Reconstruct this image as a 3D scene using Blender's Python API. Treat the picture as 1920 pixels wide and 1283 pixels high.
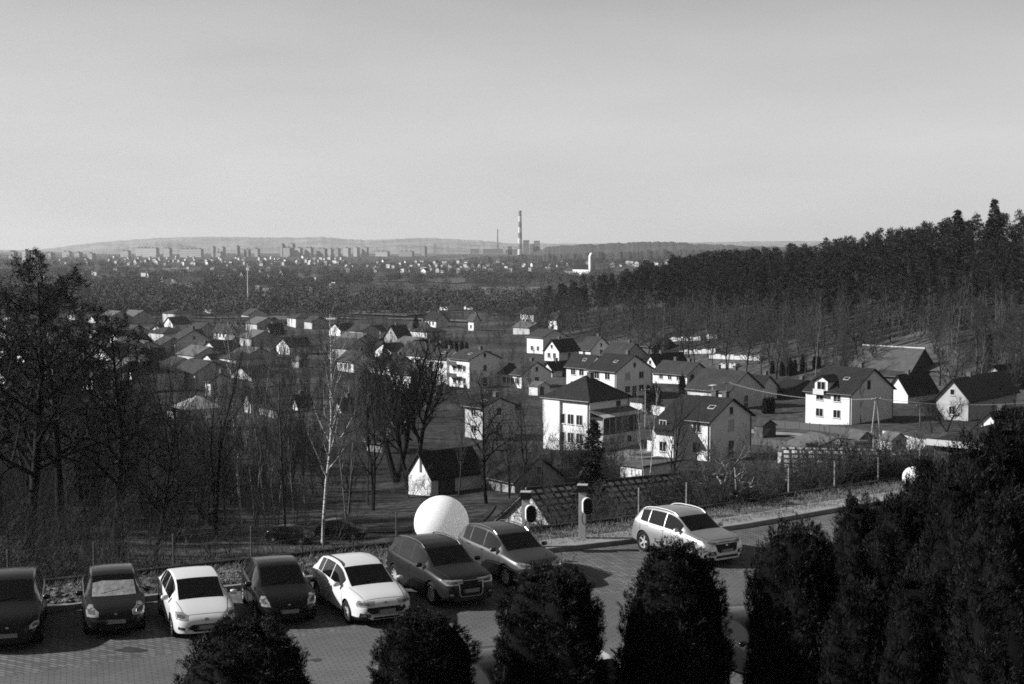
import bpy, bmesh, math, random
import numpy as np
from math import sin, cos, tan, atan, pi, radians as R, sqrt
from mathutils import Vector, Matrix
from mathutils.bvhtree import BVHTree
for o in list(bpy.data.objects): bpy.data.objects.remove(o)
SC = bpy.context.scene
COL = SC.collection
# ---------------------------------------------------------------- camera, sky, sun, exposure
FPX = 2667.0
PITCH = atan((641.5 - 462) / FPX)
cam = bpy.data.cameras.new('camera'); cam.lens = 50; cam.sensor_width = 36; cam.sensor_fit = 'HORIZONTAL'
cam.clip_start = 0.5; cam.clip_end = 60000
co = bpy.data.objects.new('camera', cam); COL.objects.link(co)
co.location = (0, 0, 0); co.rotation_euler = (pi / 2 - PITCH, 0, 0)
SC.camera = co
SUN_EL = R(29); SUN_AZ = R(-91)        # azimuth measured from +Y towards +X
W = bpy.data.worlds.new('World'); SC.world = W; W.use_nodes = True
nt = W.node_tree; nt.nodes.clear()
sky = nt.nodes.new('ShaderNodeTexSky'); sky.sky_type = 'NISHITA'; sky.sun_disc = False
sky.sun_elevation = SUN_EL; sky.sun_rotation = SUN_AZ; sky.altitude = 300; sky.air_density = 1.0; sky.dust_density = 0.4; sky.ozone_density = 1.0
# black and white film: keep one grey value of the sky
sep = nt.nodes.new('ShaderNodeSeparateColor'); nt.links.new(sky.outputs[0], sep.inputs[0])
mixr = nt.nodes.new('ShaderNodeMath'); mixr.operation = 'MULTIPLY'; mixr.inputs[1].default_value = 0.35
mixg = nt.nodes.new('ShaderNodeMath'); mixg.operation = 'MULTIPLY'; mixg.inputs[1].default_value = 0.65
add = nt.nodes.new('ShaderNodeMath'); add.operation = 'ADD'
nt.links.new(sep.outputs[0], mixr.inputs[0]); nt.links.new(sep.outputs[1], mixg.inputs[0])
nt.links.new(mixr.outputs[0], add.inputs[0]); nt.links.new(mixg.outputs[0], add.inputs[1])
# faint high streaks of cirrus
tc = nt.nodes.new('ShaderNodeTexCoord'); mp = nt.nodes.new('ShaderNodeMapping'); mp.inputs['Scale'].default_value = (2.6, 2.6, 11)
mp.inputs['Rotation'].default_value = (0, R(6), 0)
nz = nt.nodes.new('ShaderNodeTexNoise'); nz.inputs['Scale'].default_value = 1.6; nz.inputs['Detail'].default_value = 4
mr = nt.nodes.new('ShaderNodeMapRange'); mr.inputs[1].default_value = .3; mr.inputs[2].default_value = .7; mr.inputs[3].default_value = .94; mr.inputs[4].default_value = 1.06
mul = nt.nodes.new('ShaderNodeMath'); mul.operation = 'MULTIPLY'
nt.links.new(tc.outputs['Generated'], mp.inputs[0]); nt.links.new(mp.outputs[0], nz.inputs['Vector']); nt.links.new(nz.outputs[0], mr.inputs[0])
smin = nt.nodes.new('ShaderNodeMath'); smin.operation = 'SMOOTH_MIN'; smin.inputs[1].default_value = 4.7; smin.inputs[2].default_value = 1.4   # the film's shoulder evens out the bright low sky
nt.links.new(add.outputs[0], smin.inputs[0]); nt.links.new(smin.outputs[0], mul.inputs[0]); nt.links.new(mr.outputs[0], mul.inputs[1])
bg = nt.nodes.new('ShaderNodeBackground'); bg.inputs[1].default_value = 0.074
nt.links.new(mul.outputs[0], bg.inputs[0])
wo = nt.nodes.new('ShaderNodeOutputWorld'); nt.links.new(bg.outputs[0], wo.inputs[0])
sl = bpy.data.lights.new('sun', 'SUN'); sl.energy = 5.0; sl.angle = R(0.53); sl.color = (1, 1, 1)
so = bpy.data.objects.new('sun', sl); COL.objects.link(so)
sd = Vector((sin(SUN_AZ) * cos(SUN_EL), cos(SUN_AZ) * cos(SUN_EL), sin(SUN_EL)))
so.rotation_euler = (-sd).to_track_quat('-Z', 'Y').to_euler(); so.location = (-60, 0, 60)
SC.view_settings.view_transform = 'Standard'; SC.view_settings.look = 'None'
SC.view_settings.exposure = 0.9; SC.view_settings.gamma = 1.0; SC.view_settings.use_curve_mapping = False
SC.render.engine = 'CYCLES'
SC.cycles.max_bounces = 5; SC.cycles.diffuse_bounces = 3; SC.cycles.glossy_bounces = 2
SC.cycles.transmission_bounces = 2; SC.cycles.volume_bounces = 0; SC.cycles.transparent_max_bounces = 8
SC.cycles.use_denoising = False
SC.cycles.caustics_reflective = False; SC.cycles.caustics_refractive = False
SC.render.filter_size = 1.6 if hasattr(SC.render, 'filter_size') else 1.5
SC.cycles.filter_width = 1.7
rng = np.random.default_rng(7); random.seed(7)
# ---------------------------------------------------------------- terrain function and pixel -> ground
LOT = -10.8
KX = np.array([-200, -40, -14.9, -10.9, -6.2, -3.6, 0.7, 4.5, 9.0, 13.5, 19.6, 40, 120.])
KY = np.array([36, 36.5, 40.8, 42.9, 45.5, 47.0, 49.3, 51.3, 54.1, 57.6, 61.8, 76, 120.])
def kerb_y(x): return np.interp(x, KX, KY)
DE = np.array([0, 3.6, 6, 10, 15, 40, 70, 110, 160, 250, 400, 800, 5000, 12000, 30000.])
DV = np.array([0, 0.15, 1.0, 2.4, 4.0, 9.0, 13.5, 16.9, 19.4, 20.6, 21.8, 23.2, 27.3, 29, 30.])
AA = np.array([-1, 0.0, .015, .0525, .109, .2, .277, .3375, .4, .6, 1.5])
AV = np.array([0, 0.0, .5, 5, 11.5, 16.5, 27.5, 36, 37, 38, 38.])
def _hash(i, j, s):
    n = (i * 374761393 + j * 668265263 + s * 144665) & 0x7fffffff
    n = ((n ^ (n >> 13)) * 1274126177) & 0x7fffffff
    return ((n ^ (n >> 16)) & 0xffff) / 65535.0
def vnoise(x, y, s=0):
    x = np.asarray(x, float); y = np.asarray(y, float)
    i = np.floor(x).astype(np.int64); j = np.floor(y).astype(np.int64)
    fx = x - i; fy = y - j; fx = fx * fx * (3 - 2 * fx); fy = fy * fy * (3 - 2 * fy)
    a = _hash(i, j, s); b = _hash(i + 1, j, s); c = _hash(i, j + 1, s); d = _hash(i + 1, j + 1, s)
    return (a * (1 - fx) + b * fx) * (1 - fy) + (c * (1 - fx) + d * fx) * fy - .5
def T(x, y):
    x = np.asarray(x, float); y = np.asarray(y, float)
    e = y - kerb_y(x)
    d = np.interp(e, DE, DV)
    z = LOT - .05 - d
    back = np.clip((-e - 34) / 30, 0, 1); z = z + 0 * back
    yy = np.maximum(y, 1)
    cap = np.interp(x / yy, AA, AV)
    s = (x - 62) * .94 + (y - 340) * .34
    s2 = (x - 85) * .94 + (y - 280) * .34
    s = np.where(y < 300, np.minimum(s, s2 * .9), s)
    rise = cap * (1 - np.exp(-np.maximum(s, 0) * .33 / np.maximum(cap, .5)))
    rise = rise * np.clip((4000 - y) / 2500, 0, 1) * np.clip((y - 150) / 80, 0, 1)
    z = z + rise
    far = np.clip((e - 4) / 10, 0, 1)
    z = z + far * (vnoise(x / 6, y / 6, 1) * .35 + vnoise(x / 22, y / 22, 2) * .9 * np.clip(e / 60, 0, 1)) 
    z = z + np.clip((e - 300) / 500, 0, 1) * vnoise(x / 140, y / 140, 3) * 3 + np.clip((e - 1500) / 1500, 0, 1) * vnoise(x / 700, y / 700, 4) * 7
    return z
def ray(px, py):
    x = (np.asarray(px, float) - 960) / FPX; z = -(np.asarray(py, float) - 641.5) / FPX
    return np.stack([x, cos(PITCH) + z * sin(PITCH), -sin(PITCH) + z * cos(PITCH)], -1)
_ts = np.concatenate([np.arange(38, 500, .5), np.geomspace(500, 14000, 500)])
def gp(px, py):
    """pixel(s) of the photograph -> point(s) on the terrain beyond the car park"""
    d = np.atleast_2d(ray(px, py)); out = np.zeros((len(d), 3))
    for k in range(0, len(d), 400):
        q = d[k:k + 400]
        P = q[:, None, :] * _ts[None, :, None]
        hit = P[..., 2] < T(P[..., 0], P[..., 1])
        i = np.where(hit.any(1), hit.argmax(1), len(_ts) - 1)
        out[k:k + 400] = P[np.arange(len(q)), i]
    out[:, 2] = T(out[:, 0], out[:, 1])
    return out[0] if np.ndim(px) == 0 else out
def lp(px, py, z=LOT):
    d = ray(px, py); t = z / d[2]; return Vector((d[0] * t, d[1] * t, z))
def at(px, py, Y):
    d = ray(px, py); t = Y / d[1]; return Vector((d[0] * t, Y, d[2] * t))
# ---------------------------------------------------------------- materials
MATS = {}
ALB = .6           # the film's exposure is set by the shade, so surfaces keep true, darker reflectances
def M(name, v, rough=.8, var=0.0, scale=1.0, bump=0.0, metal=0.0, coat=0.0, det=4, spec=.12, lo=.3, hi=.7, stretch=None):
    if name in MATS: return MATS[name]
    v = v * ALB
    m = bpy.data.materials.new(name); m.use_nodes = True; t = m.node_tree
    b = t.nodes['Principled BSDF']; b.inputs['Roughness'].default_value = rough; b.inputs['Metallic'].default_value = metal
    b.inputs['Specular IOR Level'].default_value = spec
    if coat: b.inputs['Coat Weight'].default_value = coat; b.inputs['Coat Roughness'].default_value = .04
    b.inputs['Base Color'].default_value = (v, v, v, 1)
    if var or bump:
        tcn = t.nodes.new('ShaderNodeTexCoord'); n = t.nodes.new('ShaderNodeTexNoise'); n.inputs['Scale'].default_value = scale; n.inputs['Detail'].default_value = det
        if stretch:
            mpn = t.nodes.new('ShaderNodeMapping'); mpn.inputs['Scale'].default_value = stretch
            t.links.new(tcn.outputs['Object'], mpn.inputs[0]); t.links.new(mpn.outputs[0], n.inputs['Vector'])
        else: t.links.new(tcn.outputs['Object'], n.inputs['Vector'])
        if var:
            q = t.nodes.new('ShaderNodeMapRange'); q.inputs[1].default_value = lo; q.inputs[2].default_value = hi
            q.inputs[3].default_value = v * (1 - var); q.inputs[4].default_value = v * (1 + var)
            t.links.new(n.outputs[0], q.inputs[0]); t.links.new(q.outputs[0], b.inputs['Base Color'])
        if bump:
            bp = t.nodes.new('ShaderNodeBump'); bp.inputs['Strength'].default_value = bump; bp.inputs['Distance'].default_value = .05
            t.links.new(n.outputs[0], bp.inputs['Height']); t.links.new(bp.outputs[0], b.inputs['Normal'])
    MATS[name] = m; return m
def brick_mat(name, a, b_, mortar, scale, rot=0, bw=.5, rh=.25, ms=.02, rough=.85, coord='Object', off=.5, var=.25):
    a *= ALB; b_ *= ALB; mortar *= ALB
    m = bpy.data.materials.new(name); m.use_nodes = True; t = m.node_tree; bs = t.nodes['Principled BSDF']; bs.inputs['Roughness'].default_value = rough; bs.inputs['Specular IOR Level'].default_value = .15
    tcn = t.nodes.new('ShaderNodeTexCoord'); mpn = t.nodes.new('ShaderNodeMapping'); mpn.inputs['Rotation'].default_value = (0, 0, rot)
    br = t.nodes.new('ShaderNodeTexBrick'); br.inputs['Scale'].default_value = scale; br.offset = off
    br.inputs['Color1'].default_value = (a, a, a, 1); br.inputs['Color2'].default_value = (b_, b_, b_, 1); br.inputs['Mortar'].default_value = (mortar,) * 3 + (1,)
    br.inputs['Brick Width'].default_value = bw; br.inputs['Row Height'].default_value = rh; br.inputs['Mortar Size'].default_value = ms
    n = t.nodes.new('ShaderNodeTexNoise'); n.inputs['Scale'].default_value = .35; n.inputs['Detail'].default_value = 8
    q = t.nodes.new('ShaderNodeMapRange'); q.inputs[1].default_value = .3; q.inputs[2].default_value = .7; q.inputs[3].default_value = 1 - var; q.inputs[4].default_value = 1 + var
    mx = t.nodes.new('ShaderNodeVectorMath'); mx.operation = 'SCALE'
    t.links.new(tcn.outputs[coord], mpn.inputs[0]); t.links.new(mpn.outputs[0], br.inputs['Vector']); t.links.new(tcn.outputs[coord], n.inputs['Vector'])
    t.links.new(n.outputs[0], q.inputs[0]); t.links.new(br.outputs[0], mx.inputs[0]); t.links.new(q.outputs[0], mx.inputs['Scale']); t.links.new(mx.outputs[0], bs.inputs['Base Color'])
    MATS[name] = m; return m
# ---------------------------------------------------------------- mesh helpers
def tag(o, label=None, cat=None, group=None, kind=None):
    if label: o['label'] = label
    if cat: o['category'] = cat
    if group: o['group'] = group
    if kind: o['kind'] = kind
    return o
def link(o, parent=None):
    COL.objects.link(o)
    if parent is not None: o.parent = parent
    return o
def empty(name, loc=(0, 0, 0), rz=0, **k):
    o = bpy.data.objects.new(name, None); o.location = loc; o.rotation_euler = (0, 0, rz); link(o); o.empty_display_size = .3; return tag(o, **k)
def npmesh(name, V, F, mat=None, smooth=False):
    V = np.asarray(V, dtype=np.float32); F = np.asarray(F, dtype=np.int32)
    me = bpy.data.meshes.new(name); n, k = F.shape
    me.vertices.add(len(V)); me.vertices.foreach_set('co', V.ravel())
    me.loops.add(n * k); me.loops.foreach_set('vertex_index', F.ravel())
    me.polygons.add(n); me.polygons.foreach_set('loop_start', np.arange(0, n * k, k, dtype=np.int32)); me.polygons.foreach_set('loop_total', np.full(n, k, dtype=np.int32))
    if smooth: me.polygons.foreach_set('use_smooth', np.ones(n, dtype=bool))
    me.update(calc_edges=True)
    for x in (mat if isinstance(mat, (list, tuple)) else [mat]):
        if x: me.materials.append(x)
    return me
def obj(name, me, parent=None, loc=None, **k):
    o = bpy.data.objects.new(name, me); link(o, parent)
    if loc is not None: o.location = loc
    return tag(o, **k) if k else o
class MB:
    def __init__(s): s.v = []; s.f = []
    def add(s, vs, fs):
        n = len(s.v); s.v += [tuple(p) for p in vs]; s.f += [tuple(i + n for i in f) for f in fs]; return s
    def box(s, x0, x1, y0, y1, z0, z1, rot=None):
        vs = [(x, y, z) for z in (z0, z1) for x, y in ((x0, y0), (x1, y0), (x1, y1), (x0, y1))]
        if rot is not None: vs = [rot @ Vector(p) for p in vs]
        return s.add(vs, [(0, 3, 2, 1), (4, 5, 6, 7), (0, 1, 5, 4), (1, 2, 6, 5), (2, 3, 7, 6), (3, 0, 4, 7)])
    def prism(s, pts, y0, y1, axis='y'):
        n = len(pts); vs = []
        for y in (y0, y1):
            for a, b in pts: vs.append((a, y, b) if axis == 'y' else ((y, a, b) if axis == 'x' else (a, b, y)))
        fs = [tuple(range(n)), tuple(range(2 * n - 1, n - 1, -1))] + [((i + 1) % n, i, i + n, (i + 1) % n + n) for i in range(n)]
        return s.add(vs, fs)
    def tube(s, a, b, r0, r1=None, n=8, cap=True):
        r1 = r0 if r1 is None else r1; a = Vector(a); b = Vector(b); d = (b - a).normalized()
        u = d.cross(Vector((0, 0, 1)) if abs(d.z) < .9 else Vector((1, 0, 0))).normalized(); w = d.cross(u)
        vs = [a + (u * cos(t) + w * sin(t)) * r0 for t in [2 * pi * i / n for i in range(n)]] + [b + (u * cos(t) + w * sin(t)) * r1 for t in [2 * pi * i / n for i in range(n)]]
        fs = [(i, (i + 1) % n, (i + 1) % n + n, i + n) for i in range(n)]
        if cap: fs += [tuple(range(n - 1, -1, -1)), tuple(range(n, 2 * n))]
        return s.add(vs, fs)
    def lathe(s, prof, n=24, c=(0, 0, 0)):
        vs = []; m = len(prof)
        for i in range(n):
            t = 2 * pi * i / n
            for r, z in prof: vs.append((c[0] + r * cos(t), c[1] + r * sin(t), c[2] + z))
        fs = [(i * m + j, ((i + 1) % n) * m + j, ((i + 1) % n) * m + j + 1, i * m + j + 1) for i in range(n) for j in range(m - 1)]
        return s.add(vs, fs)
    def mesh(s, name, mat=None, smooth=False, fix=True, bevel=0):
        me = bpy.data.meshes.new(name); me.from_pydata(s.v, [], s.f)
        if fix or bevel:
            bm = bmesh.new(); bm.from_mesh(me)
            if bevel: bmesh.ops.bevel(bm, geom=bm.edges[:], offset=bevel, segments=2, affect='EDGES', profile=.7)
            bmesh.ops.recalc_face_normals(bm, faces=bm.faces[:]); bm.to_mesh(me); bm.free()
        if smooth: me.polygons.foreach_set('use_smooth', [True] * len(me.polygons))
        if mat: me.materials.append(mat)
        return me
    def build(s, name, mat=None, parent=None, smooth=False, bevel=0, **k):
        return obj(name, s.mesh(name, mat, smooth, bevel=bevel), parent, **k)
def tree_copy(o, parent=None):
    c = o.copy(); COL.objects.link(c); c.parent = parent
    for ch in o.children: tree_copy(ch, c)
    return c
# ---------------------------------------------------------------- ground
def ground():
    rr = np.concatenate([[0, 4, 8], np.geomspace(12, 30, 10), np.geomspace(31, 16000, 520)])
    a0 = np.linspace(-46, 46, 330); a1 = np.linspace(46, 314, 40)[1:-1]
    aa = np.radians(np.concatenate([a0, a1])); na = len(aa)
    RR, A = np.meshgrid(rr, aa, indexing='ij'); X = RR * np.sin(A); Y = RR * np.cos(A); Z = T(X, Y)
    V = np.stack([X, Y, Z], -1).reshape(-1, 3)
    i, j = np.meshgrid(np.arange(len(rr) - 1), np.arange(na), indexing='ij'); j2 = (j + 1) % na
    F = np.stack([i * na + j, (i + 1) * na + j, (i + 1) * na + j2, i * na + j2], -1).reshape(-1, 4)[:, ::-1]
    m = bpy.data.materials.new('ground'); m.use_nodes = True; t = m.node_tree; b = t.nodes['Principled BSDF']; b.inputs['Roughness'].default_value = .95; b.inputs['Specular IOR Level'].default_value = .1
    tcn = t.nodes.new('ShaderNodeTexCoord')
    def noise(sc, d): 
        n = t.nodes.new('ShaderNodeTexNoise'); n.inputs['Scale'].default_value = sc; n.inputs['Detail'].default_value = d; t.links.new(tcn.outputs['Object'], n.inputs['Vector']); return n
    n1 = noise(.03, 6); n2 = noise(.9, 8)
    r1 = t.nodes.new('ShaderNodeMapRange'); r1.inputs[1].default_value = .38; r1.inputs[2].default_value = .66; r1.inputs[3].default_value = .018; r1.inputs[4].default_value = .056
    r2 = t.nodes.new('ShaderNodeMapRange'); r2.inputs[1].default_value = .3; r2.inputs[2].default_value = .7; r2.inputs[3].default_value = .4; r2.inputs[4].default_value = 1.7
    mm = t.nodes.new('ShaderNodeMath'); mm.operation = 'MULTIPLY'
    t.links.new(n1.outputs[0], r1.inputs[0]); t.links.new(n2.outputs[0], r2.inputs[0]); t.links.new(r1.outputs[0], mm.inputs[0]); t.links.new(r2.outputs[0], mm.inputs[1]); t.links.new(mm.outputs[0], b.inputs['Base Color'])
    bp = t.nodes.new('ShaderNodeBump'); bp.inputs['Strength'].default_value = .8; bp.inputs['Distance'].default_value = .2; t.links.new(n2.outputs[0], bp.inputs['Height']); t.links.new(bp.outputs[0], b.inputs['Normal'])
    obj('ground', npmesh('ground', V, F, m, True), kind='structure')
ground()
def drape(name, poly, mat, dz=.06, step=2.0, kind='structure', pixels=True, **k):
    """polygon of photo pixels (or x,y) laid on the terrain as a sheet"""
    P = gp(np.array([p[0] for p in poly]), np.array([p[1] for p in poly]))[:, :2] if pixels else np.array(poly, float)
    bm = bmesh.new(); bm.faces.new([bm.verts.new((p[0], p[1], 0)) for p in P])
    lo = P.min(0); hi = P.max(0)
    for ax in (0, 1):
        s = max(step, (hi[ax] - lo[ax]) / 80)
        for c in np.arange(lo[ax] + s, hi[ax], s):
            g = bm.verts[:] + bm.edges[:] + bm.faces[:]
            bmesh.ops.bisect_plane(bm, geom=g, plane_co=(c if ax == 0 else 0, c if ax == 1 else 0, 0), plane_no=(1, 0, 0) if ax == 0 else (0, 1, 0))
    for v in bm.verts: v.co.z = float(T(v.co.x, v.co.y)) + dz
    bmesh.ops.triangulate(bm, faces=bm.faces[:])
    for f in bm.faces:
        if f.normal.z < 0: f.normal_flip()
    me = bpy.data.meshes.new(name); bm.to_mesh(me); bm.free(); me.materials.append(mat)
    return obj(name, me, kind=kind, **k)
def strip(name, pts, width, mat, dz=.08, pixels=True, n=60):
    P = gp(np.array([p[0] for p in pts]), np.array([p[1] for p in pts]))[:, :2] if pixels else np.array(pts, float)
    s = np.concatenate([[0], np.cumsum(np.linalg.norm(np.diff(P, axis=0), axis=1))]); u = np.linspace(0, s[-1], n)
    x = np.interp(u, s, P[:, 0]); y = np.interp(u, s, P[:, 1]); dx = np.gradient(x); dy = np.gradient(y); L = np.hypot(dx, dy) + 1e-9; nx, ny = -dy / L, dx / L
    cs = np.linspace(-.5, .5, 5); V = []; 
    for c in cs: 
        X = x + nx * width * c; Y = y + ny * width * c; V.append(np.stack([X, Y, T(X, Y) + dz], -1))
    V = np.concatenate(V); F = [[k * n + i, k * n + i + 1, (k + 1) * n + i + 1, (k + 1) * n + i] for k in range(4) for i in range(n - 1)]
    return obj(name, npmesh(name, V, F, mat), kind='structure')
# car park: block paving inside the kerb line, asphalt lane nearer the building
paving = brick_mat('block_paving', .12, .21, .05, 1.7, rot=R(28), bw=.5, rh=.25, ms=.03, var=.18)
asph = brick_mat('lane_paving', .135, .16, .07, 1.7, rot=R(-17), bw=.5, rh=.25, ms=.02, var=.22)
def grid_sheet(name, fn, nu, nv, mat, kind='structure', **k):
    V = [fn(i / nu, j / nv) for i in range(nu + 1) for j in range(nv + 1)]
    F = [[i * (nv + 1) + j, (i + 1) * (nv + 1) + j, (i + 1) * (nv + 1) + j + 1, i * (nv + 1) + j + 1] for i in range(nu) for j in range(nv)]
    return obj(name, npmesh(name, V, F, mat), kind=kind, **k)
grid_sheet('parking_lot', lambda u, v: (-60 + 130 * u, kerb_y(-60 + 130 * u) - 28 * (1 - v), LOT), 130, 4, paving)
grid_sheet('lane', lambda u, v: (-60 + 130 * u, kerb_y(-60 + 130 * u) - 28 + (21.2) * v, LOT + .004), 130, 4, asph)
conc = M('kerb_concrete', .25, .85, .2, 3, .2)
def along(x, off):          # point offset perpendicular behind the kerb line
    d = .25; t = Vector((2 * d, float(kerb_y(x + d) - kerb_y(x - d)))).normalized()
    return x - t.y * off, float(kerb_y(x)) + t.x * off
def profile_along(name, x0, x1, prof, mat, n=160, **k):
    V = []; m = len(prof)
    for i in range(n + 1):
        x = x0 + (x1 - x0) * i / n
        for off, z in prof: a, b = along(x, off); V.append((a, b, z))
    F = [[i * m + j, (i + 1) * m + j, (i + 1) * m + j + 1, i * m + j + 1] for i in range(n) for j in range(m - 1)]
    return obj(name, npmesh(name, V, F, mat), **k)
profile_along('kerb', -40, 45, [(-.02, LOT - .1), (-.02, LOT + .14), (.0, LOT + .16), (.14, LOT + .16), (.14, LOT)], conc, kind='structure')
slabs = brick_mat('pavement_slabs', .30, .36, .16, 1.0, rot=R(30), bw=.9, rh=.6, ms=.012, var=.15)
profile_along('pavement', -1.5, 45, [(.141, LOT + .15), (1.1, LOT + .155), (1.35, LOT + .15), (1.36, LOT)], slabs, kind='structure')
verge = M('verge_dry_grass', .13, .95, .85, 2.2, 1.0, det=10, lo=.38, hi=.62)
profile_along('verge', -40, 45, [(.14, LOT + .09), (1.2, LOT + .12), (2.3, LOT + .14), (3.4, LOT + .05), (3.9, LOT - .3)], verge, kind='structure')
# ---------------------------------------------------------------- plants
def seg_mesh(name, segs, n, mat, smooth=True):
    """segs: array (k,8): p0 p1 r0 r1 -> open n-sided tapered tubes in one mesh"""
    S = np.asarray(segs, float); P0, P1, r0, r1 = S[:, 0:3], S[:, 3:6], S[:, 6], S[:, 7]
    d = P1 - P0; L = np.linalg.norm(d, axis=1, keepdims=True) + 1e-9; d = d / L
    h = np.where(np.abs(d[:, 2:3]) < .9, np.array([[0, 0, 1.]]), np.array([[1., 0, 0]]))
    u = np.cross(d, h); u /= np.linalg.norm(u, axis=1, keepdims=True); w = np.cross(d, u)
    if n == 2:      # flat twig blade, a pair of edges
        V = np.stack([P0 - u * r0[:, None], P0 + u * r0[:, None], P1 + u * r1[:, None], P1 - u * r1[:, None]], 1).reshape(-1, 3)
        F = np.arange(len(S) * 4).reshape(-1, 4); return npmesh(name, V, F, mat)
    an = 2 * pi * np.arange(n) / n
    ring = lambda P, r: P[:, None] + (u[:, None] * np.cos(an)[None, :, None] + w[:, None] * np.sin(an)[None, :, None]) * r[:, None, None]
    V = np.concatenate([ring(P0, r0), ring(P1, r1)], 1).reshape(-1, 3)
    i = np.arange(n); f = np.stack([i, (i + 1) % n, (i + 1) % n + n, i + n], -1)
    F = (np.arange(len(S))[:, None, None] * 2 * n + f[None]).reshape(-1, 4)[:, ::-1]
    return npmesh(name, V, F, mat, smooth)
def leaf_mesh(name, C, D, ln, wd, mat, seed=0):
    """small pointed blades at C along D"""
    g = np.random.default_rng(seed); C = np.asarray(C); D = np.asarray(D); n = len(C)
    D = D / (np.linalg.norm(D, axis=1, keepdims=True) + 1e-9); r = g.normal(size=(n, 3)); u = np.cross(D, r); u /= np.linalg.norm(u, axis=1, keepdims=True) + 1e-9
    ln = np.broadcast_to(ln, n)[:, None]; wd = np.broadcast_to(wd, n)[:, None]
    V = np.stack([C - u * wd * .5, C + u * wd * .5, C + D * ln + u * wd * .15, C + D * ln - u * wd * .15], 1).reshape(-1, 3)
    return npmesh(name, V, np.arange(4 * n).reshape(-1, 4), mat)
def unit(v): return v / (np.linalg.norm(v) + 1e-9)
def grow(seed, H, r0, fork=1, lean=.1, spread=.75, upward=.25, nl=(9, 6, 5), first=.25, curve=.12, ratio=(.45, .5, .5), droop=0.0):
    """skeleton of a leafless tree: list of (p0,p1,r0,r1,level)"""
    g = np.random.default_rng(seed); out = []
    def branch(p, d, L, r, lev):
        k = 7 if lev == 0 else (5 if lev == 1 else (4 if lev == 2 else 2)); pts = [p]; dirs = [d]
        for i in range(k):
            d = unit(d + g.normal(size=3) * curve * (1 if lev else .45) + np.array([0, 0, upward * (.5 if lev else .12)]) - np.array([0, 0, droop * (i / k) * (1 if lev > 1 else 0)]))
            p = p + d * L / k; pts.append(p); dirs.append(d)
        rad = [max(r * (1 - .85 * i / k), r * .12) for i in range(k + 1)]
        for i in range(k): out.append((*pts[i], *pts[i + 1], rad[i], rad[i + 1], lev))
        if lev >= 3 or L < .25: return
        m = nl[lev] if lev < len(nl) else 4
        for j in range(m):
            t = (first if lev == 0 else .15) + (1 - (first if lev == 0 else .15)) * (j + g.random() * .8) / m
            t = min(t, .98); q = t * k; i = int(q); i = min(i, k - 1); pp = pts[i] + (pts[i + 1] - pts[i]) * (q - i)
            az = j * 2.4 + g.random() * 1.2; perp = unit(np.cross(dirs[i + 1], np.array([cos(az), sin(az), .13]))); 
            dd = unit(dirs[i + 1] * (1 - spread * .45) + perp * spread)
            LL = L * ratio[min(lev, 2)] * (1.15 - .75 * t if lev == 0 else 1 - .5 * t) * (.75 + .5 * g.random())
            branch(pp, dd, LL, max(r * (1 - .85 * t) * .62, .006), lev + 1)
    for s in range(fork):
        az = 2 * pi * s / max(fork, 1) + g.random(); ln = lean * (1 if fork > 1 else .4)
        branch(np.array([0, 0, -.3]), unit(np.array([cos(az) * ln, sin(az) * ln, 1.])), H * (.85 + .2 * g.random()) if s else H, r0 * (1 if s == 0 else .75), 0)
    return np.array(out)
bark_d = M('bark_dark', .014, .95, .5, 9, .6, stretch=(1, 1, .25))
bark_m = M('bark_grey', .06, .95, .5, 9, .6, stretch=(1, 1, .25))
bark_w = M('bark_birch', .42, .8, .75, 4, .3, stretch=(1, 1, 5), lo=.42, hi=.5)
bark_p = M('bark_pine', .10, .95, .4, 5, .4, stretch=(1, 1, .25))
twig_d = M('twig_dark', .022, .95); twig_m = M('twig_grey', .07, .95); twig_l = M('twig_pale', .13, .95)
thin = 0
PROTO = {}; SKEL = {}
def bare_proto(key, seed, H, r0, bark, twig, leaf=0, leafmat=None, lsize=(.06, .05), tw=1.0, **k):
    S = grow(seed, H, r0, **k)
    big = S[(S[:, 8] <= 1)]; small = S[S[:, 8] == 2]; tiny = S[S[:, 8] >= 3]
    tm = seg_mesh('trunk', big[:, :8], 6, bark)
    A = np.concatenate([small[:, :8], tiny[:, :8]]); A[:, 6:8] = np.maximum(A[:, 6:8] * tw, .006 * tw)
    cm = seg_mesh('crown', A, 3, twig, False)
    meshes = [('trunk', tm), ('crown', cm)]
    if leaf:
        g = np.random.default_rng(seed + 5); q = tiny[g.integers(0, len(tiny), leaf)]; t = g.random((leaf, 1)); C = q[:, 0:3] * (1 - t) + q[:, 3:6] * t + g.normal(size=(leaf, 3)) * .05
        meshes.append(('foliage', leaf_mesh('foliage', C, g.normal(size=(leaf, 3)), lsize[0], lsize[1], leafmat, seed)))
    PROTO[key] = (meshes, H); q = S[:, :8].copy(); q[:, 6:8] = np.maximum(q[:, 6:8] * tw, .008 * tw); SKEL[key] = (q, H)
def plant(key, name, x, y, H, rz=None, z=None, sx=1.0, **k):
    """a new individual of a prototype, sharing its meshes"""
    meshes, H0 = PROTO[key]; z = float(T(x, y)) if z is None else z
    e = bpy.data.objects.new(name, None); COL.objects.link(e); e.location = (x, y, z - .05); e.rotation_euler = (0, 0, random.uniform(0, 6.28) if rz is None else rz)
    s = H / H0; e.scale = (s * sx, s * sx, s); tag(e, **k)
    for n, me in meshes:
        c = bpy.data.objects.new(n, me); COL.objects.link(c); c.parent = e
    return e
bare_proto('oak1', 11, 15, .34, bark_d, twig_d, nl=(16, 9, 8), spread=.85, first=.28, curve=.2, fork=2, lean=.22, ratio=(.5, .5, .5), tw=2.2)
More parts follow.
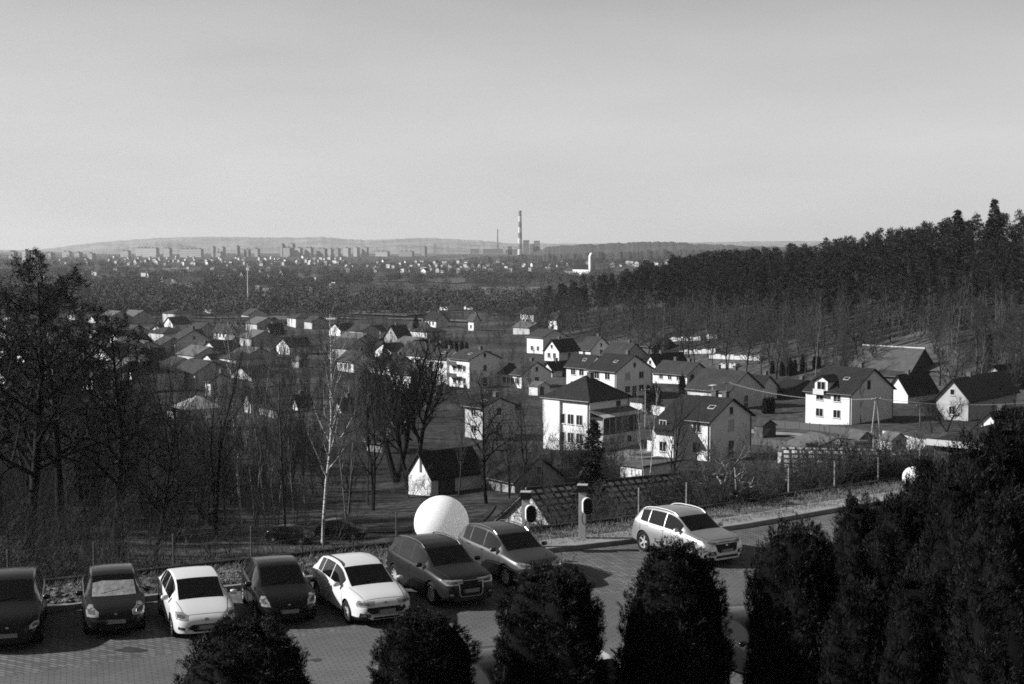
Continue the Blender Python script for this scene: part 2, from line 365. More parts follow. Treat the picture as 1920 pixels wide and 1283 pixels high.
bare_proto('oaktall', 71, 15, .30, bark_d, twig_d, nl=(15, 9, 8), spread=.62, first=.3, curve=.13, upward=.4, fork=3, lean=.2, ratio=(.42, .5, .5), tw=2.0)
bare_proto('oak2', 12, 14, .24, bark_d, twig_d, nl=(14, 8, 7), spread=.8, first=.3, curve=.17, ratio=(.48, .5, .5), tw=2.0)
bare_proto('ash1', 13, 14, .17, bark_m, twig_m, nl=(16, 7, 6), spread=.6, first=.3, curve=.1, upward=.5, ratio=(.36, .5, .5), tw=1.2)
bare_proto('ash2', 14, 13, .15, bark_d, twig_m, nl=(15, 7, 6), spread=.62, first=.22, curve=.12, upward=.45, fork=2, lean=.14, ratio=(.38, .5, .5), tw=1.2)
bare_proto('birch1', 15, 16, .13, bark_w, twig_m, nl=(26, 7, 6), spread=.6, first=.3, curve=.09, upward=.4, ratio=(.24, .5, .5), droop=.3, tw=1.5)
bare_proto('slim', 61, 14, .09, M('bark_pale_grey', .20, .9, .6, 6, stretch=(1, 1, .3)), M('twig_pale_grey', .10, .95), nl=(20, 7, 6), spread=.45, first=.3, curve=.08, upward=.6, ratio=(.26, .5, .5), tw=1.3, fork=2, lean=.08)
bare_proto('birch2', 16, 14, .12, bark_w, twig_m, nl=(15, 6, 6), spread=.6, first=.35, curve=.09, upward=.4, ratio=(.28, .45, .5), droop=.3, fork=2, lean=.16)
bare_proto('shrub1', 17, 3.2, .035, bark_m, twig_m, nl=(9, 6, 5), spread=.6, first=.1, curve=.2, fork=9, lean=.75, ratio=(.5, .5, .5), tw=1.1)
bare_proto('shrub2', 18, 2.6, .03, bark_d, twig_d, nl=(10, 6, 5), spread=.7, first=.08, curve=.22, fork=8, lean=.9, ratio=(.5, .5, .5), tw=1.1, leaf=1500, leafmat=M('dry_leaf', .06, .8), lsize=(.07, .04))
leaf_dk = M('needle_dark', .026, .75, .65, 1.4, lo=.35, hi=.65)
bare_proto('alder', 19, 14, .25, bark_d, twig_d, nl=(17, 9, 7), spread=.85, first=.3, curve=.14, upward=.12, ratio=(.42, .5, .5), tw=1.7, leaf=17000, leafmat=M('catkin_dark', .016, .9), lsize=(.075, .03))
# distant leafless crowns: coarser, thicker twigs so that they read at a few pixels
bare_proto('wood1', 21, 15, .16, bark_m, twig_m, nl=(14, 8, 6), spread=.6, first=.3, curve=.12, upward=.35, ratio=(.33, .5, .55), tw=2.6)
bare_proto('wood2', 22, 13, .18, bark_d, twig_m, nl=(14, 8, 6), spread=.75, first=.22, curve=.16, upward=.25, ratio=(.42, .5, .55), tw=2.6)
bare_proto('wood3', 23, 16, .13, M('bark_birch_far', .22, .9, .5, 3), twig_m, nl=(14, 6, 5), spread=.55, first=.45, curve=.07, upward=.4, ratio=(.24, .45, .5), tw=2.2)
PCLOUD = {}
def pine_proto(key, seed, H=18, crown=.5, wid=2.6, n=17, per=70, size=.5, spruce=False):
    g = np.random.default_rng(seed); segs = []; C = []; D = []
    lean = g.normal(size=2) * .02
    top = np.array([lean[0] * H, lean[1] * H, H])
    for i in range(5):
        a = top * i / 5; b = top * (i + 1) / 5; segs.append((*a, *b, .2 * (1 - i / 5.6), .2 * (1 - (i + 1) / 5.6)))
    if spruce:
        for i in range(46):
            t = .06 + .94 * i / 46; z = H * t; w = wid * (1 - t) ** .85 + .15
            for j in range(6):
                az = g.random() * 6.28; e = np.array([cos(az) * w, sin(az) * w, z - w * .25]); p = top * t; segs.append((*p, *e, .04, .012))
                k = 12; tt = g.random((k, 1)) ** .6; q = p * (1 - tt) + e * tt + g.normal(size=(k, 3)) * .12; C.append(q); D.append(np.tile(unit(e - p), (k, 1)) + g.normal(size=(k, 3)) * .5 + [0, 0, -.2])
    else:
        for i in range(n):
            t = 1 - crown + crown * (i + .5) / n; az = i * 2.4 + g.random(); w = wid * (1 - ((t - (1 - crown)) / crown) ** 2 * .75) * (.5 + .6 * g.random())
            p = top * (t - .04); e = np.array([cos(az) * w, sin(az) * w, H * t + w * .22]); segs.append((*p, *e, .06, .02))
            R_ = .7 + .65 * g.random() + (.3 if i > n - 4 else 0); q = g.normal(size=(per, 3)); q /= np.linalg.norm(q, axis=1, keepdims=True); q *= (g.random((per, 1)) ** .4) * R_; q[:, 2] *= .6
            C.append(e + q); D.append(q + [0, 0, .5] + g.normal(size=(per, 3)) * .4)
        q = g.normal(size=(per, 3)) * .45; C.append(top + q); D.append(q + [0, 0, .6])
    C = np.concatenate(C); D = np.concatenate(D)
    PCLOUD[key] = (C, D, size, H)
    PROTO[key] = ([('trunk', seg_mesh('trunk', segs, 6, bark_p)), ('crown', leaf_mesh('crown', C, D, size, size * .62, leaf_dk, seed))], H)
for i in range(5): pine_proto('pine%d' % i, 30 + i, 18 + i % 3, .55 + .06 * (i % 3), 2.2 + .2 * i, n=24, per=75, size=.42)
pine_proto('spruce0', 40, 14, wid=2.8, size=.34, spruce=True); pine_proto('spruce1', 41, 10, wid=2.2, size=.3, spruce=True)
def thuja_proto(key, seed, H=5.0, Rm=1.1, n=1500, per=52, size=.06, low=0.0, spr=26, bumps=1.0):
    g = np.random.default_rng(seed)
    def prof(t, az):
        t = np.clip(t, 0, 1); r = Rm * np.minimum(1, (t / .12 + .35)) * np.sqrt(np.clip(1 - (np.maximum(t - .5, 0) / .52) ** 2.4, 0, 1))
        return r * (1 + bumps * (.10 * np.sin(3 * az + 2 + t * 3) + .08 * np.sin(5 * az + 7 * t) + .07 * np.sin(11 * t + 2 * az + seed) + .05 * np.sin(23 * t + 5 * az)))
    nu, nv = 40, 40; V = []
    for j in range(nv + 1):
        t = low + (1 - low) * j / nv * .97
        for i in range(nu): az = 2 * pi * i / nu; r = float(prof(np.array(t), az)) * .87; V.append((r * cos(az), r * sin(az), H * t * .98))
    F = [[j * nu + i, j * nu + (i + 1) % nu, (j + 1) * nu + (i + 1) % nu, (j + 1) * nu + i] for j in range(nv) for i in range(nu)]
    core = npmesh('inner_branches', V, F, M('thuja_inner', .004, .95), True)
    C = []; D = []
    for i in range(n):
        t = low + (1 - low) * (1 - (1 - g.random()) ** .85); az = g.random() * 6.28; r = float(prof(np.array(t), az)) * (.88 + .12 * g.random()); c = np.array([r * cos(az), r * sin(az), H * t])
        o = unit(np.array([cos(az), sin(az), .9 + 1.3 * t])); ax = unit(o + g.normal(size=3) * .28); L = .13 + .15 * g.random(); fan = unit(np.cross(ax, g.normal(size=3)))
        s = g.random((per, 1)); q = c - ax * .12 + ax * s * L + fan * (g.random((per, 1)) - .5) * .30 * (1 - s * .75) + g.normal(size=(per, 3)) * .018
        C.append(q); D.append(ax * 1.0 + fan * (g.random((per, 1)) - .5) * 1.6 + g.normal(size=(per, 3)) * .3)
    for i in range(spr):     # free shoots above the top
        az = g.random() * 6.28; t = .8 + .2 * g.random(); r = float(prof(np.array(min(t, .97)), az)) * .7 * g.random(); c = np.array([r * cos(az), r * sin(az), H * (t - .03)]); L = .35 + .5 * g.random() ** 2; ax = unit(np.array([g.normal() * .15, g.normal() * .15, 1]))
        k = 26; s = g.random((k, 1)); C.append(c + ax * s * L + g.normal(size=(k, 3)) * .03 * (1.3 - s)); D.append(ax + g.normal(size=(k, 3)) * .5)
    C = np.concatenate(C); D = np.concatenate(D)
    g2 = np.random.default_rng(seed); ln = size * (.6 + .9 * g2.random(len(C)))
    PROTO[key] = ([('trunk', MB().tube((0, 0, -.2), (0, 0, H * .5), .09, .04).mesh('trunk', bark_d)), ('inner_branches', core), ('foliage', leaf_mesh('foliage', C, D, ln, ln * .22, M('thuja_leaf', .0115, .6, .55, 2.2, lo=.35, hi=.65), seed))], H)
for i in range(4): thuja_proto('thuja%d' % i, 50 + i, 5 + .15 * i, 1.12 - .03 * i)
thuja_proto('col0', 60, 3.0, .5, n=120, per=26, size=.12, spr=6)
# ---- row of big clipped thujas between the building and the lane: (px of centre, px of top, width px, distance)
rows = [(465, 1130, 245, 25.5, 'thuja0', 'low broad thuja with ragged shoots, in front of the white hatchback', .1),
        (792, 1118, 205, 26.5, 'thuja1', 'rounded thuja hiding the front corner of the white estate car', 1.2),
        (1037, 1035, 232, 27.5, 'thuja2', 'tall thuja with shoots reaching up the grey crossover bonnet', 2.0),
        (1268, 990, 216, 28.0, 'thuja3', 'thuja standing in front of the silver car on the paving', 3.3),
        (1497, 952, 186, 28.0, 'thuja0', 'thuja beside the dark car with the bright window trim', 4.1),
        (1622, 905, 165, 29.5, 'thuja1', 'narrow rounded thuja where the pavement disappears', 5.2),
        (1697, 900, 175, 28.0, 'thuja2', 'dark round-topped thuja just past the end of the pavement', .7),
        (1757, 838, 185, 28.5, 'thuja3', 'thuja with a pale globe showing at its shoulder', 1.9),
        (1806, 850, 170, 26.5, 'thuja1', 'deep shaded thuja in the thick of the hedge row', 2.9),
        (1845, 790, 205, 27.5, 'thuja0', 'tall thuja in front of the flat dark roof with bright edge', 3.8),
        (1915, 745, 215, 27.5, 'thuja2', 'tallest thuja at the end of the row', 4.7),
        (1885, 895, 220, 24.5, 'thuja3', 'black shaded thuja lowest in the corner by the kerb', 5.5),
        (1615, 1060, 160, 26.0, 'thuja2', 'shorter thuja filling the gap below its taller neighbours', .4),
        (1725, 1040, 170, 25.5, 'thuja0', 'broad thuja low down between two tall dark columns', 2.4)]
for px, py, w, Y, key, lab, rz in rows:
    p = at(px, py, Y); h = p.z - .28 - LOT; wm = w / FPX * Y; m = PROTO[key]
    s = h / m[1]; plant(key, 'thuja_tree', p.x, Y, h, rz=rz, z=LOT, sx=(wm / 2.25) / s, label=lab, cat='thuja', group='big thujas along the building')
# ---- forest on the hill
def edge_ok(x, y):
    s = (x - 62) * .94 + (y - 340) * .34; s2 = ((x - 85) * .94 + (y - 280) * .34) * .9
    return np.where(y < 300, np.minimum(s, s2), s)
g = np.random.default_rng(99)
pts = []; tries = 0
def far_enough(p, L, d): 
    return all((p[0] - q[0]) ** 2 + (p[1] - q[1]) ** 2 > d * d for q in L)
PINES = []
while len(PINES) < 300 and tries < 60000:
    tries += 1; a = g.uniform(.0, .40); y = g.uniform(300, 560) if a < .25 else g.uniform(255, 470); x = a * y
    s = float(edge_ok(x, y)); smin = 26 if a < .24 else (34 if a < .3 else 40)
    if s < smin or s > 88: continue
    d = 4.3 + (s > 60) * .8
    if not far_enough((x, y), PINES, d): continue
    PINES.append((x, y))
for x, y in PINES:
    k = 'pine%d' % g.integers(0, 5); H = g.uniform(13.5, 18.5) * (.82 if x / y > .3 else 1) * min(1, .78 + 2.2 * max(x / y, 0))
    plant(k, 'pine_tree', x, y, H, label='dark pine packed in the wood climbing the hill', cat='pine', group='pines of the wood on the hill')
def pine_mass(name, items, label, seed):
    g = np.random.default_rng(seed); Cs = []; Ds = []; Ls = []
    for k, x, y, H in items:
        C, D, size, H0 = PCLOUD[k]; q = g.random(len(C)) < .45; C = C[q]; D = D[q]; a = g.uniform(0, 6.28); s = H / H0; c, sn = cos(a), sin(a); Rm = np.array([[c, sn, 0], [-sn, c, 0], [0, 0, 1]])
        Cs.append(C @ Rm * s + [x, y, float(T(x, y))]); Ds.append(D @ Rm); Ls.append(np.full(len(C), size * s * 1.35))
    L = np.concatenate(Ls); obj(name, leaf_mesh(name, np.concatenate(Cs), np.concatenate(Ds), L, L * .62, leaf_dk, seed), kind='stuff', label=label, cat='woods')
PM = []
for i in range(1500):
    a = g.uniform(.0, .44); y = g.uniform(330, 680); x = a * y; s = float(edge_ok(x, y))
    if 80 < s < 190 and far_enough((x, y), [q[1:3] for q in PM], 6): PM.append(('pine%d' % g.integers(0, 5), x, y, g.uniform(13, 18) * min(1, .72 + 2.4 * max(a, 0))))
pine_mass('pine_wood', PM, 'dark pine wood reaching back over the top of the hill', 5)
WD = []; tries = 0
while len(WD) < 235 and tries < 60000:
    tries += 1; a = g.uniform(-.01, .40); y = g.uniform(250, 560); x = a * y; s = float(edge_ok(x, y))
    lim = 30 if a < .24 else 42
    if s < -2 or s > lim: continue
    if .262 < a < .30 and s < 22: continue          # the grassy clearing
    if not far_enough((x, y), WD, 3.6): continue
    WD.append((x, y))
WD.sort(key=lambda q: q[1] + max(float(edge_ok(*q)), 0) * 4); MASSW = []
for i, (x, y) in enumerate(WD):
    a = x / y; k = 'wood%d' % g.integers(1, 3)
    if g.random() < (.22 if a > .27 else .03): k = 'wood3'
    if i >= 75 and k != 'wood3': MASSW.append((k, x, y, g.uniform(9, 14.5))); continue
    lab = 'white-stemmed birch among the leafless trees at the wood edge' if k == 'wood3' else 'grey leafless tree at the foot of the wooded hill'
    plant(k, 'birch_tree' if k == 'wood3' else 'bare_tree', x, y, g.uniform(9, 14.5) * (1.1 if k == 'wood3' else 1), label=lab, cat='birch' if k == 'wood3' else 'tree', group='birches at the wood edge' if k == 'wood3' else 'leafless trees at the wood edge')
for px, py, H, lab in [(1866, 372, 17, 'tall spruce rising above the skyline of the wood'), (1796, 392, 15, 'pointed spruce breaking the skyline beside the tallest one')]:
    Y = 395; p = at(px, py, Y); plant('spruce0', 'spruce_tree', p.x, Y, p.z - float(T(p.x, Y)), label=lab, cat='spruce')
p = gp(1852, 712); plant('spruce0', 'spruce_tree', p[0], p[1], 9.5, sx=1.3, label='dark spruce alone on the slope below the wood', cat='spruce')
for px, py, H, lab in [(780, 634, 8, 'dark spruce behind the roofs beside the valley road'), (1215, 777, 5.5, 'dark clipped conifer at the corner of the long white house'), (1113, 905, 7.5, 'bushy conifer behind the charging posts'),
                       (1585, 700, 4, 'small dark spruce beside the barn'), (590, 552, 7, 'small spruce beside a pale house in the valley'), (722, 682, 6, 'dark yew-like conifer between the village roofs')]:
    p = gp(px, py); plant('spruce1', 'spruce_tree', p[0], p[1], H, sx=1.25, label=lab, cat='spruce')
for px, py, h, w in [(1448, 702, 3.2, 1), (1466, 706, 3.6, 1), (1474, 705, 4, 1), (1482, 705, 4, 1), (1490, 704, 3.6, 1), (1506, 698, 4.2, 1), (1527, 692, 3, 1), (1535, 692, 3, 1),
                  (1279, 742, 4.2, 1), (1298, 734, 3.6, 1), (1229, 771, 5, 1.4), (1434, 776, 3, 1), (1441, 776, 3, 1), (1448, 775, 3, 1), (836, 663, 4, 1), (846, 663, 4, 1), (856, 663, 3.6, 1), (866, 664, 4, 1), (875, 664, 3.5, 1), (196, 748, 3, 1), (206, 750, 3, 1)]:
    p = gp(px, py); plant('col0', 'column_thuja', p[0], p[1], h, sx=w, label='slim dark column thuja in a village garden', cat='thuja', group='column thujas in the village gardens')
def mass(name, items, label, mat, seed=0):
    '''many trees that read as one mass: one mesh of flat twigs'''
    g = np.random.default_rng(seed); out = []
    for k, x, y, H in items:
        S, H0 = SKEL[k]; q = S[g.random(len(S)) < .8] if len(S) > 900 else S; a = g.uniform(0, 6.28); s = H / H0; c, sn = cos(a), sin(a); Rm = np.array([[c, sn, 0], [-sn, c, 0], [0, 0, 1]]) * s; o = np.array([x, y, float(T(x, y)) - .05])
        out.append(np.concatenate([q[:, :3] @ Rm + o, q[:, 3:6] @ Rm + o, q[:, 6:8] * s], 1))
    return obj(name, seg_mesh(name, np.concatenate(out), 2, mat), kind='stuff', label=label, cat='woods')
mass('leafless_wood', MASSW, 'grey haze of leafless trees along the foot of the dark wood', twig_m, 1)
mass('leafless_wood', [('wood%d' % g.integers(1, 3), x, y, g.uniform(8, 13)) for x, y in zip(g.uniform(10, 150, 420), g.uniform(270, 520, 420)) if 5 < float(edge_ok(x, y)) < 45 and not (.255 < x / y < .305 and float(edge_ok(x, y)) < 24)], 'more leafless trees among the first rows of pines', twig_m, 2)
# ---- single trees of the slope: (px, base py, top py, proto, label)
S1 = [(215, 1050, 600, 'alder', 'dark dense tree standing behind the car with the covered windscreen', .9), (10, 1000, 560, 'alder', 'dark alder behind the biggest one', 1.1), (175, 985, 590, 'alder', 'fine-twigged dark tree farther down the slope at the alder group', 1.0), 
      (405, 1000, 640, 'ash2', 'tall grey tree just before the white birch', .8), (480, 990, 630, 'slim', 'tall slender tree right behind the white birch', .7), (650, 990, 640, 'slim', 'tall slender tree past the tall birch', .75), (700, 960, 650, 'ash2', 'tall grey tree left of the black oaks', .8),
      (45, 1085, 520, 'alder', 'big dark alder with sweeping low branches at the edge of the view', 1.2), (-60, 1075, 470, 'alder', 'tall alder cut by the edge of the view', 1.1), (120, 1040, 505, 'alder', 'tall alder full of catkins standing before the roofs', 1.05),
      (288, 1062, 760, 'oak2', 'dark low tree with a straight trunk between the two parked hatchbacks', 1.15), (330, 985, 655, 'ash2', 'cluster of black stems standing before the pale carport', .8), (228, 1010, 690, 'ash2', 'twiggy dark tree behind the car with the covered windscreen', 1.1),
      (452, 985, 612, 'birch1', 'white birch standing left of the tallest birch', .85), (604, 1022, 582, 'birch1', 'tall straight white birch behind the white estate car', 1.0),
      (500, 1008, 625, 'slim', 'slender grey tree in the thicket between the two birches', .75), (520, 1005, 640, 'slim', 'thin multi-stemmed tree in the middle of the thicket', .8), (537, 1012, 660, 'ash1', 'thin dark stem next to the tall birch', .7), (555, 1008, 650, 'slim', 'slim tree with upright twigs beside the tall birch', .75), (575, 1005, 690, 'slim', 'short slim tree almost touching the tall birch', .7),
      (742, 905, 640, 'oaktall', 'spreading black oak in front of the village houses', 1.25), (768, 918, 650, 'oaktall', 'twin of the spreading black oak with a thick trunk', 1.15),
      (912, 945, 715, 'oak2', 'bare tree with forked trunk behind the small barn', .95), (985, 925, 735, 'ash2', 'thin bare tree over the dark roof beside the barn', .9), (1012, 928, 760, 'ash1', 'slim bare tree before the hipped roof house', .8), (955, 935, 770, 'ash2', 'bare twiggy tree between the barn and the tiled roof', .9),
      (1262, 925, 735, 'ash2', 'leafless tree in front of the two-gabled house', .9), (1300, 930, 760, 'ash1', 'slim leafless tree against the white walls of the two-gabled house', .8), (1385, 935, 800, 'shrub1', 'tall shrub below the two-gabled house', 1.0),
      (1213, 945, 690, 'birch2', 'thin pale trunk rising past the garage roof', .45), (1748, 812, 738, 'oak2', 'dark bushy fruit tree before the white gable', 1.3), (1700, 700, 655, 'oak2', 'leafless tree beside the barn end', 1.0), (1775, 810, 745, 'oak1', 'crooked fruit tree beside the bushy one at the gable', 1.2),
      (1100, 790, 765, 'shrub1', 'pale shrub in front of the hipped roof house', 1.2), (380, 975, 790, 'ash2', 'dark tree filling the thicket below the carport', 1.1), (165, 1000, 780, 'oak2', 'dark tangled tree low on the slope', 1.2), (425, 985, 800, 'ash1', 'low grey tree behind the white birch', 1.0),
      (655, 965, 800, 'ash2', 'low tree right of the tall birch', .9), (690, 950, 780, 'ash1', 'low grey tree before the black oak', .9), (860, 930, 760, 'ash1', 'slender tree over the barn roof', .8), (1090, 880, 800, 'shrub1', 'pale bush under the hipped roof house', 1.3)]
for px, pb, ptop, key, lab, sx in S1:
    p = gp(px, pb); H = p[1] * (pb - ptop) / FPX * 1.02
    k2 = 'birch' if 'birch' in key else ('shrub' if 'shrub' in key else 'tree')
    plant(key, {'birch': 'birch_tree', 'shrub': 'bare_shrub', 'tree': 'bare_tree'}[k2], p[0], p[1], H, sx=sx, label=lab, cat=k2)
for x, y, H, sx, k_, lab in [(5.6, 100, 6.3, 1.7, 'spruce1', 'shaggy dark conifer hiding the middle of the tiled roof'), (3.4, 92, 4.6, 1.2, 'shrub1', 'twiggy bush before the tiled roof, closest to the gable'), (7.6, 93, 4.6, 1.3, 'shrub1', 'twiggy bush before the tiled roof behind the shaggy conifer'), (9.2, 80, 3.4, 1.2, 'shrub1', 'low twiggy bush behind the silver car'), (4.6, 76, 2.8, 1.2, 'shrub1', 'small bush just behind the charging posts')]:
    plant(k_, 'spruce_tree' if 'spruce' in k_ else 'bare_shrub', x, y, H, sx=sx, label=lab, cat='spruce' if 'spruce' in k_ else 'shrub')
# thicket on the slope
cnt = 0; MASST = []
for i in range(4000):
    if cnt > 185: break
    px = g.uniform(-80, 1180) ** 1.0; py = g.uniform(815, 1030)
    if 640 < px < 1000 and py > 930 or (560 < px < 900 and g.random() < .6): continue
    if px > 700 and g.random() < .5: continue
    if px > 330 and py < 880 and g.random() < .6: continue
    p = gp(px, py)
    if p[1] - kerb_y(p[0]) < 9 or (-26 < p[0] < 12 and 98 < p[1] < 142): continue
    cnt += 1; key = ['ash1', 'ash2', 'oak2', 'shrub1', 'shrub2'][g.integers(0, 5)]; sh = 'shrub' in key
    if px < 330 or cnt % 3 == 0: MASST.append((['ash1', 'ash2'][cnt % 2], p[0] + g.uniform(-9, 9), p[1] + g.uniform(-6, 10), g.uniform(7, 12.5) if p[0] / p[1] < -.1 else g.uniform(4, 7)))
    MASST.append(('ash2', p[0] + g.uniform(-6, 6), p[1] + g.uniform(-6, 8), g.uniform(3.5, 7)))
    MASST.append(('shrub1', p[0] + g.uniform(-6, 6), p[1] + g.uniform(-6, 8), g.uniform(2, 4)))
    plant(key, 'bare_shrub' if sh else 'bare_tree', p[0], p[1], g.uniform(2.2, 4) if sh else g.uniform(4.5, 8.5), label='tangled leafless shrub on the dark slope' if sh else 'thin leafless tree in the thicket on the dark slope', cat='shrub' if sh else 'tree', group='shrubs of the slope' if sh else 'thin trees of the slope')
open_yard = lambda x, y: (-26 < x < 12 and 98 < y < 142)
UG = []
for i in range(420):
    x = g.uniform(-34, -4.5) if g.random() < .8 else g.uniform(9, 27); off = 5.5 + 45 * g.random() ** 1.7; a_, b_ = along(x, off)
    if -9 < a_ < 2 and off > 10 or -2 < a_ < 9 and off < 35: continue
    k_ = ['shrub1', 'shrub2', 'ash2', 'ash1'][g.integers(0, 4)]; UG.append((k_, a_, b_, (g.uniform(1.1, 2.2) if off < 9 else g.uniform(1.8, 3.4)) if 'shrub' in k_ else g.uniform(2, 3.4) + off * .07))
mass('undergrowth', UG, 'tangled brushwood and saplings right behind the wire fence', twig_m, 7)
mass('thicket', [q for q in MASST if q[2] - float(kerb_y(q[1])) > 12 and not open_yard(q[1], q[2])], 'dense leafless brushwood covering the dark slope', twig_m, 3)
for i in range(90):    # undergrowth close behind the fence
    x = g.uniform(-19, 24); off = g.uniform(5, 14); a, b = along(x, off)
    if -6.5 < a < -.5 and off < 7: continue
    if off < 9 and a < 4 and g.random() < .65 or -2 < a < 8: continue
    plant(['shrub1', 'shrub2'][g.integers(0, 2)], 'bare_shrub', a, b, g.uniform(1.2, 2.3), label='low leafless shrub behind the fence', cat='shrub', group='low shrubs behind the fence')
for i in range(70):
    x = g.uniform(9, 27); a, b = along(x, g.uniform(4.8, 13)); a = max(a, 8 + (a % 1)); plant(['shrub1', 'shrub2'][g.integers(0, 2)], 'bare_shrub', a, b, g.uniform(2.0, 3.6) if x > 7.5 else g.uniform(1.2, 2), label='low leafless shrub behind the fence', cat='shrub', group='low shrubs behind the fence')
# village garden trees
cnt = 0; KEYS = ['wood1', 'wood2', 'oak2', 'ash1']
for i in range(3000):
    if cnt > 60: break
    px = g.uniform(0, 1920) if g.random() < .25 else g.uniform(0, 1000); py = g.uniform(602, 800) if px < 1000 else g.uniform(700, 880)
    p = gp(px, py)
    if not (-.5 < p[0] / p[1] < .5): continue
    cnt += 1; plant(KEYS[g.integers(0, 4)], 'bare_tree', p[0], p[1], g.uniform(3.5, 8), label='leafless garden tree among the village houses', cat='tree', group='garden trees of the village')
GT = []
for i in range(950):
    px = g.uniform(0, 1000); py = 601 + 200 * g.random() ** 1.6; P_ = gp(px, py); GT.append((KEYS[g.integers(0, 2)], P_[0], P_[1], g.uniform(2.5, 7.5)))
mass('garden_thicket', GT, 'leafless bushes and small trees between the village houses', twig_m, 4)
# ---- far woods that read as one mass: one object of many fuzzy crowns
def woodland(name, px0, px1, py0, py1, n, H, mat, seed, power=1.0, skip=None, thr=-.12, **k):
    g = np.random.default_rng(seed); px = g.uniform(px0, px1, n); py = py0 + (py1 - py0) * g.random(n) ** power
    if skip is not None: m = ~skip(px, py); px, py = px[m], py[m]
    m = vnoise(px / 45, py / 5, seed) + .5 * vnoise(px / 14, py / 2.5, seed + 9) > thr; px, py = px[m], py[m]
    P = gp(px, py); n = len(P); per = 95
    h = g.uniform(H[0], H[1], n); w = h * g.uniform(.28, .5, n)
    q = g.normal(size=(n, per, 3)); q /= np.linalg.norm(q, axis=2, keepdims=True); q *= g.random((n, per, 1)) ** .4
    C = P[:, None] + np.stack([q[..., 0] * w[:, None], q[..., 1] * w[:, None], h[:, None] * (.52 + .38 * q[..., 2])], -1)
    D = np.stack([q[..., 0] * .8, q[..., 1] * .8, .4 + 0 * q[..., 2]], -1) + g.normal(size=(n, per, 3)) * .7
    C = C.reshape(-1, 3); D = D.reshape(-1, 3); ln = np.repeat(h * .13, per)
    o = obj(name, leaf_mesh(name, C, D, ln, ln * .35, mat, seed), kind='stuff', label=k.get('label'), cat='woods'); return o
wm1 = M('far_twigs', .10, .95, .25, .012, lo=.35, hi=.65); wm2 = M('far_conifer', .03, .95)
def fields(px, py): return ((py > 540) & (py < 556) & (px > 620) & (px < 1090)) | ((py > 528) & (py < 544) & (px > 305) & (px < 385))
woodland('valley_woods', -40, 1100, 534, 598, 3200, (5, 11), wm1, 1, .9, fields, label='grey leafless woods filling the near side of the valley floor')
woodland('middle_woods', -40, 1150, 500, 538, 3400, (5, 11), wm1, 2, .8, fields, label='band of grey leafless woods across the middle of the valley')
woodland('far_woods', -60, 1500, 479, 503, 3600, (6, 11), M('far_twigs_dark', .06, .95, .4, .01), 3, .8, lambda px, py: (px > 220) & (px < 960) & (py < 500) & ((px * 7.3 + py * 31) % 10 < 7), label='dark line of woods in the far valley below the towns')
woodland('valley_conifers', -40, 1100, 500, 596, 70, (7, 11), wm2, 4, .6, fields, label='scattered dark conifers in the valley woods')
# ---------------------------------------------------------------- houses
plaster = M('plaster_white', .95, .85, .07, .6); plaster_g = M('plaster_grey', .7, .85, .1, .6); plaster_s = M('plaster_sand', .56, .85, .1, .6)
plaster_o = M('plaster_old', .42, .9, .35, .8); brickd = M('brick_dark', .11, .9, .3, 2)
roof_d = M('roof_dark', .022, .55, .3, 1.5, .2); roof_m = M('roof_grey', .055, .6, .25, 1.2, .2); roof_l = M('roof_pale', .14, .6, .2, 1.0); roof_w = M('roof_sheet_light', .6, .5, .1, 1)
glass = M('window_glass', .02, .08, spec=.6); frame_m = M('window_frame', .7, .5); frame_d = M('window_frame_dark', .1, .6)
trim_m = M('gutter_metal', .12, .4, metal=.3); chim = M('chimney_brick', .14, .9, .4, 4)
_wc = {}
def win_mesh(w, h, fr):
    k = (round(w, 2), round(h, 2), fr.name)
    if k not in _wc:
        m = MB(); b = .09
        m.box(-w / 2 - b, w / 2 + b, -.05, 0, h, h + b).box(-w / 2 - b, w / 2 + b, -.05, 0, -b, 0).box(-w / 2 - b, -w / 2, -.05, 0, 0, h).box(w / 2, w / 2 + b, -.05, 0, 0, h)
        if w > .8: m.box(-.035, .035, -.045, 0, 0, h)
        m.box(-w / 2 - .16, w / 2 + .16, -.16, -.0, -b - .05, -b - .001)
        p = MB().box(-w / 2, w / 2, -.018, 0, 0, h)
        _wc[k] = (m.mesh('window', fr), p.mesh('pane', glass))
    return _wc[k]
def window(parent, x, y, z, w, h, rz, fr=frame_m, name='window'):
    a, b = win_mesh(w, h, fr); o = bpy.data.objects.new(name, a); link(o, parent); o.location = (x, y, z); o.rotation_euler = (0, 0, rz)
    c = bpy.data.objects.new('pane', b); link(c, o); return o
_dc = {}
def door(parent, x, y, z, w, h, rz, mat=None):
    mat = mat or frame_d
    a = MB().box(-w / 2, w / 2, -.04, 0, 0, h).box(-w / 2 - .08, -w / 2, -.07, 0, 0, h + .08).box(w / 2, w / 2 + .08, -.07, 0, 0, h + .08).box(-w / 2, w / 2, -.07, 0, h, h + .08)
    o = a.build('door', mat, parent); o.location = (x, y, z); o.rotation_euler = (0, 0, rz); return o
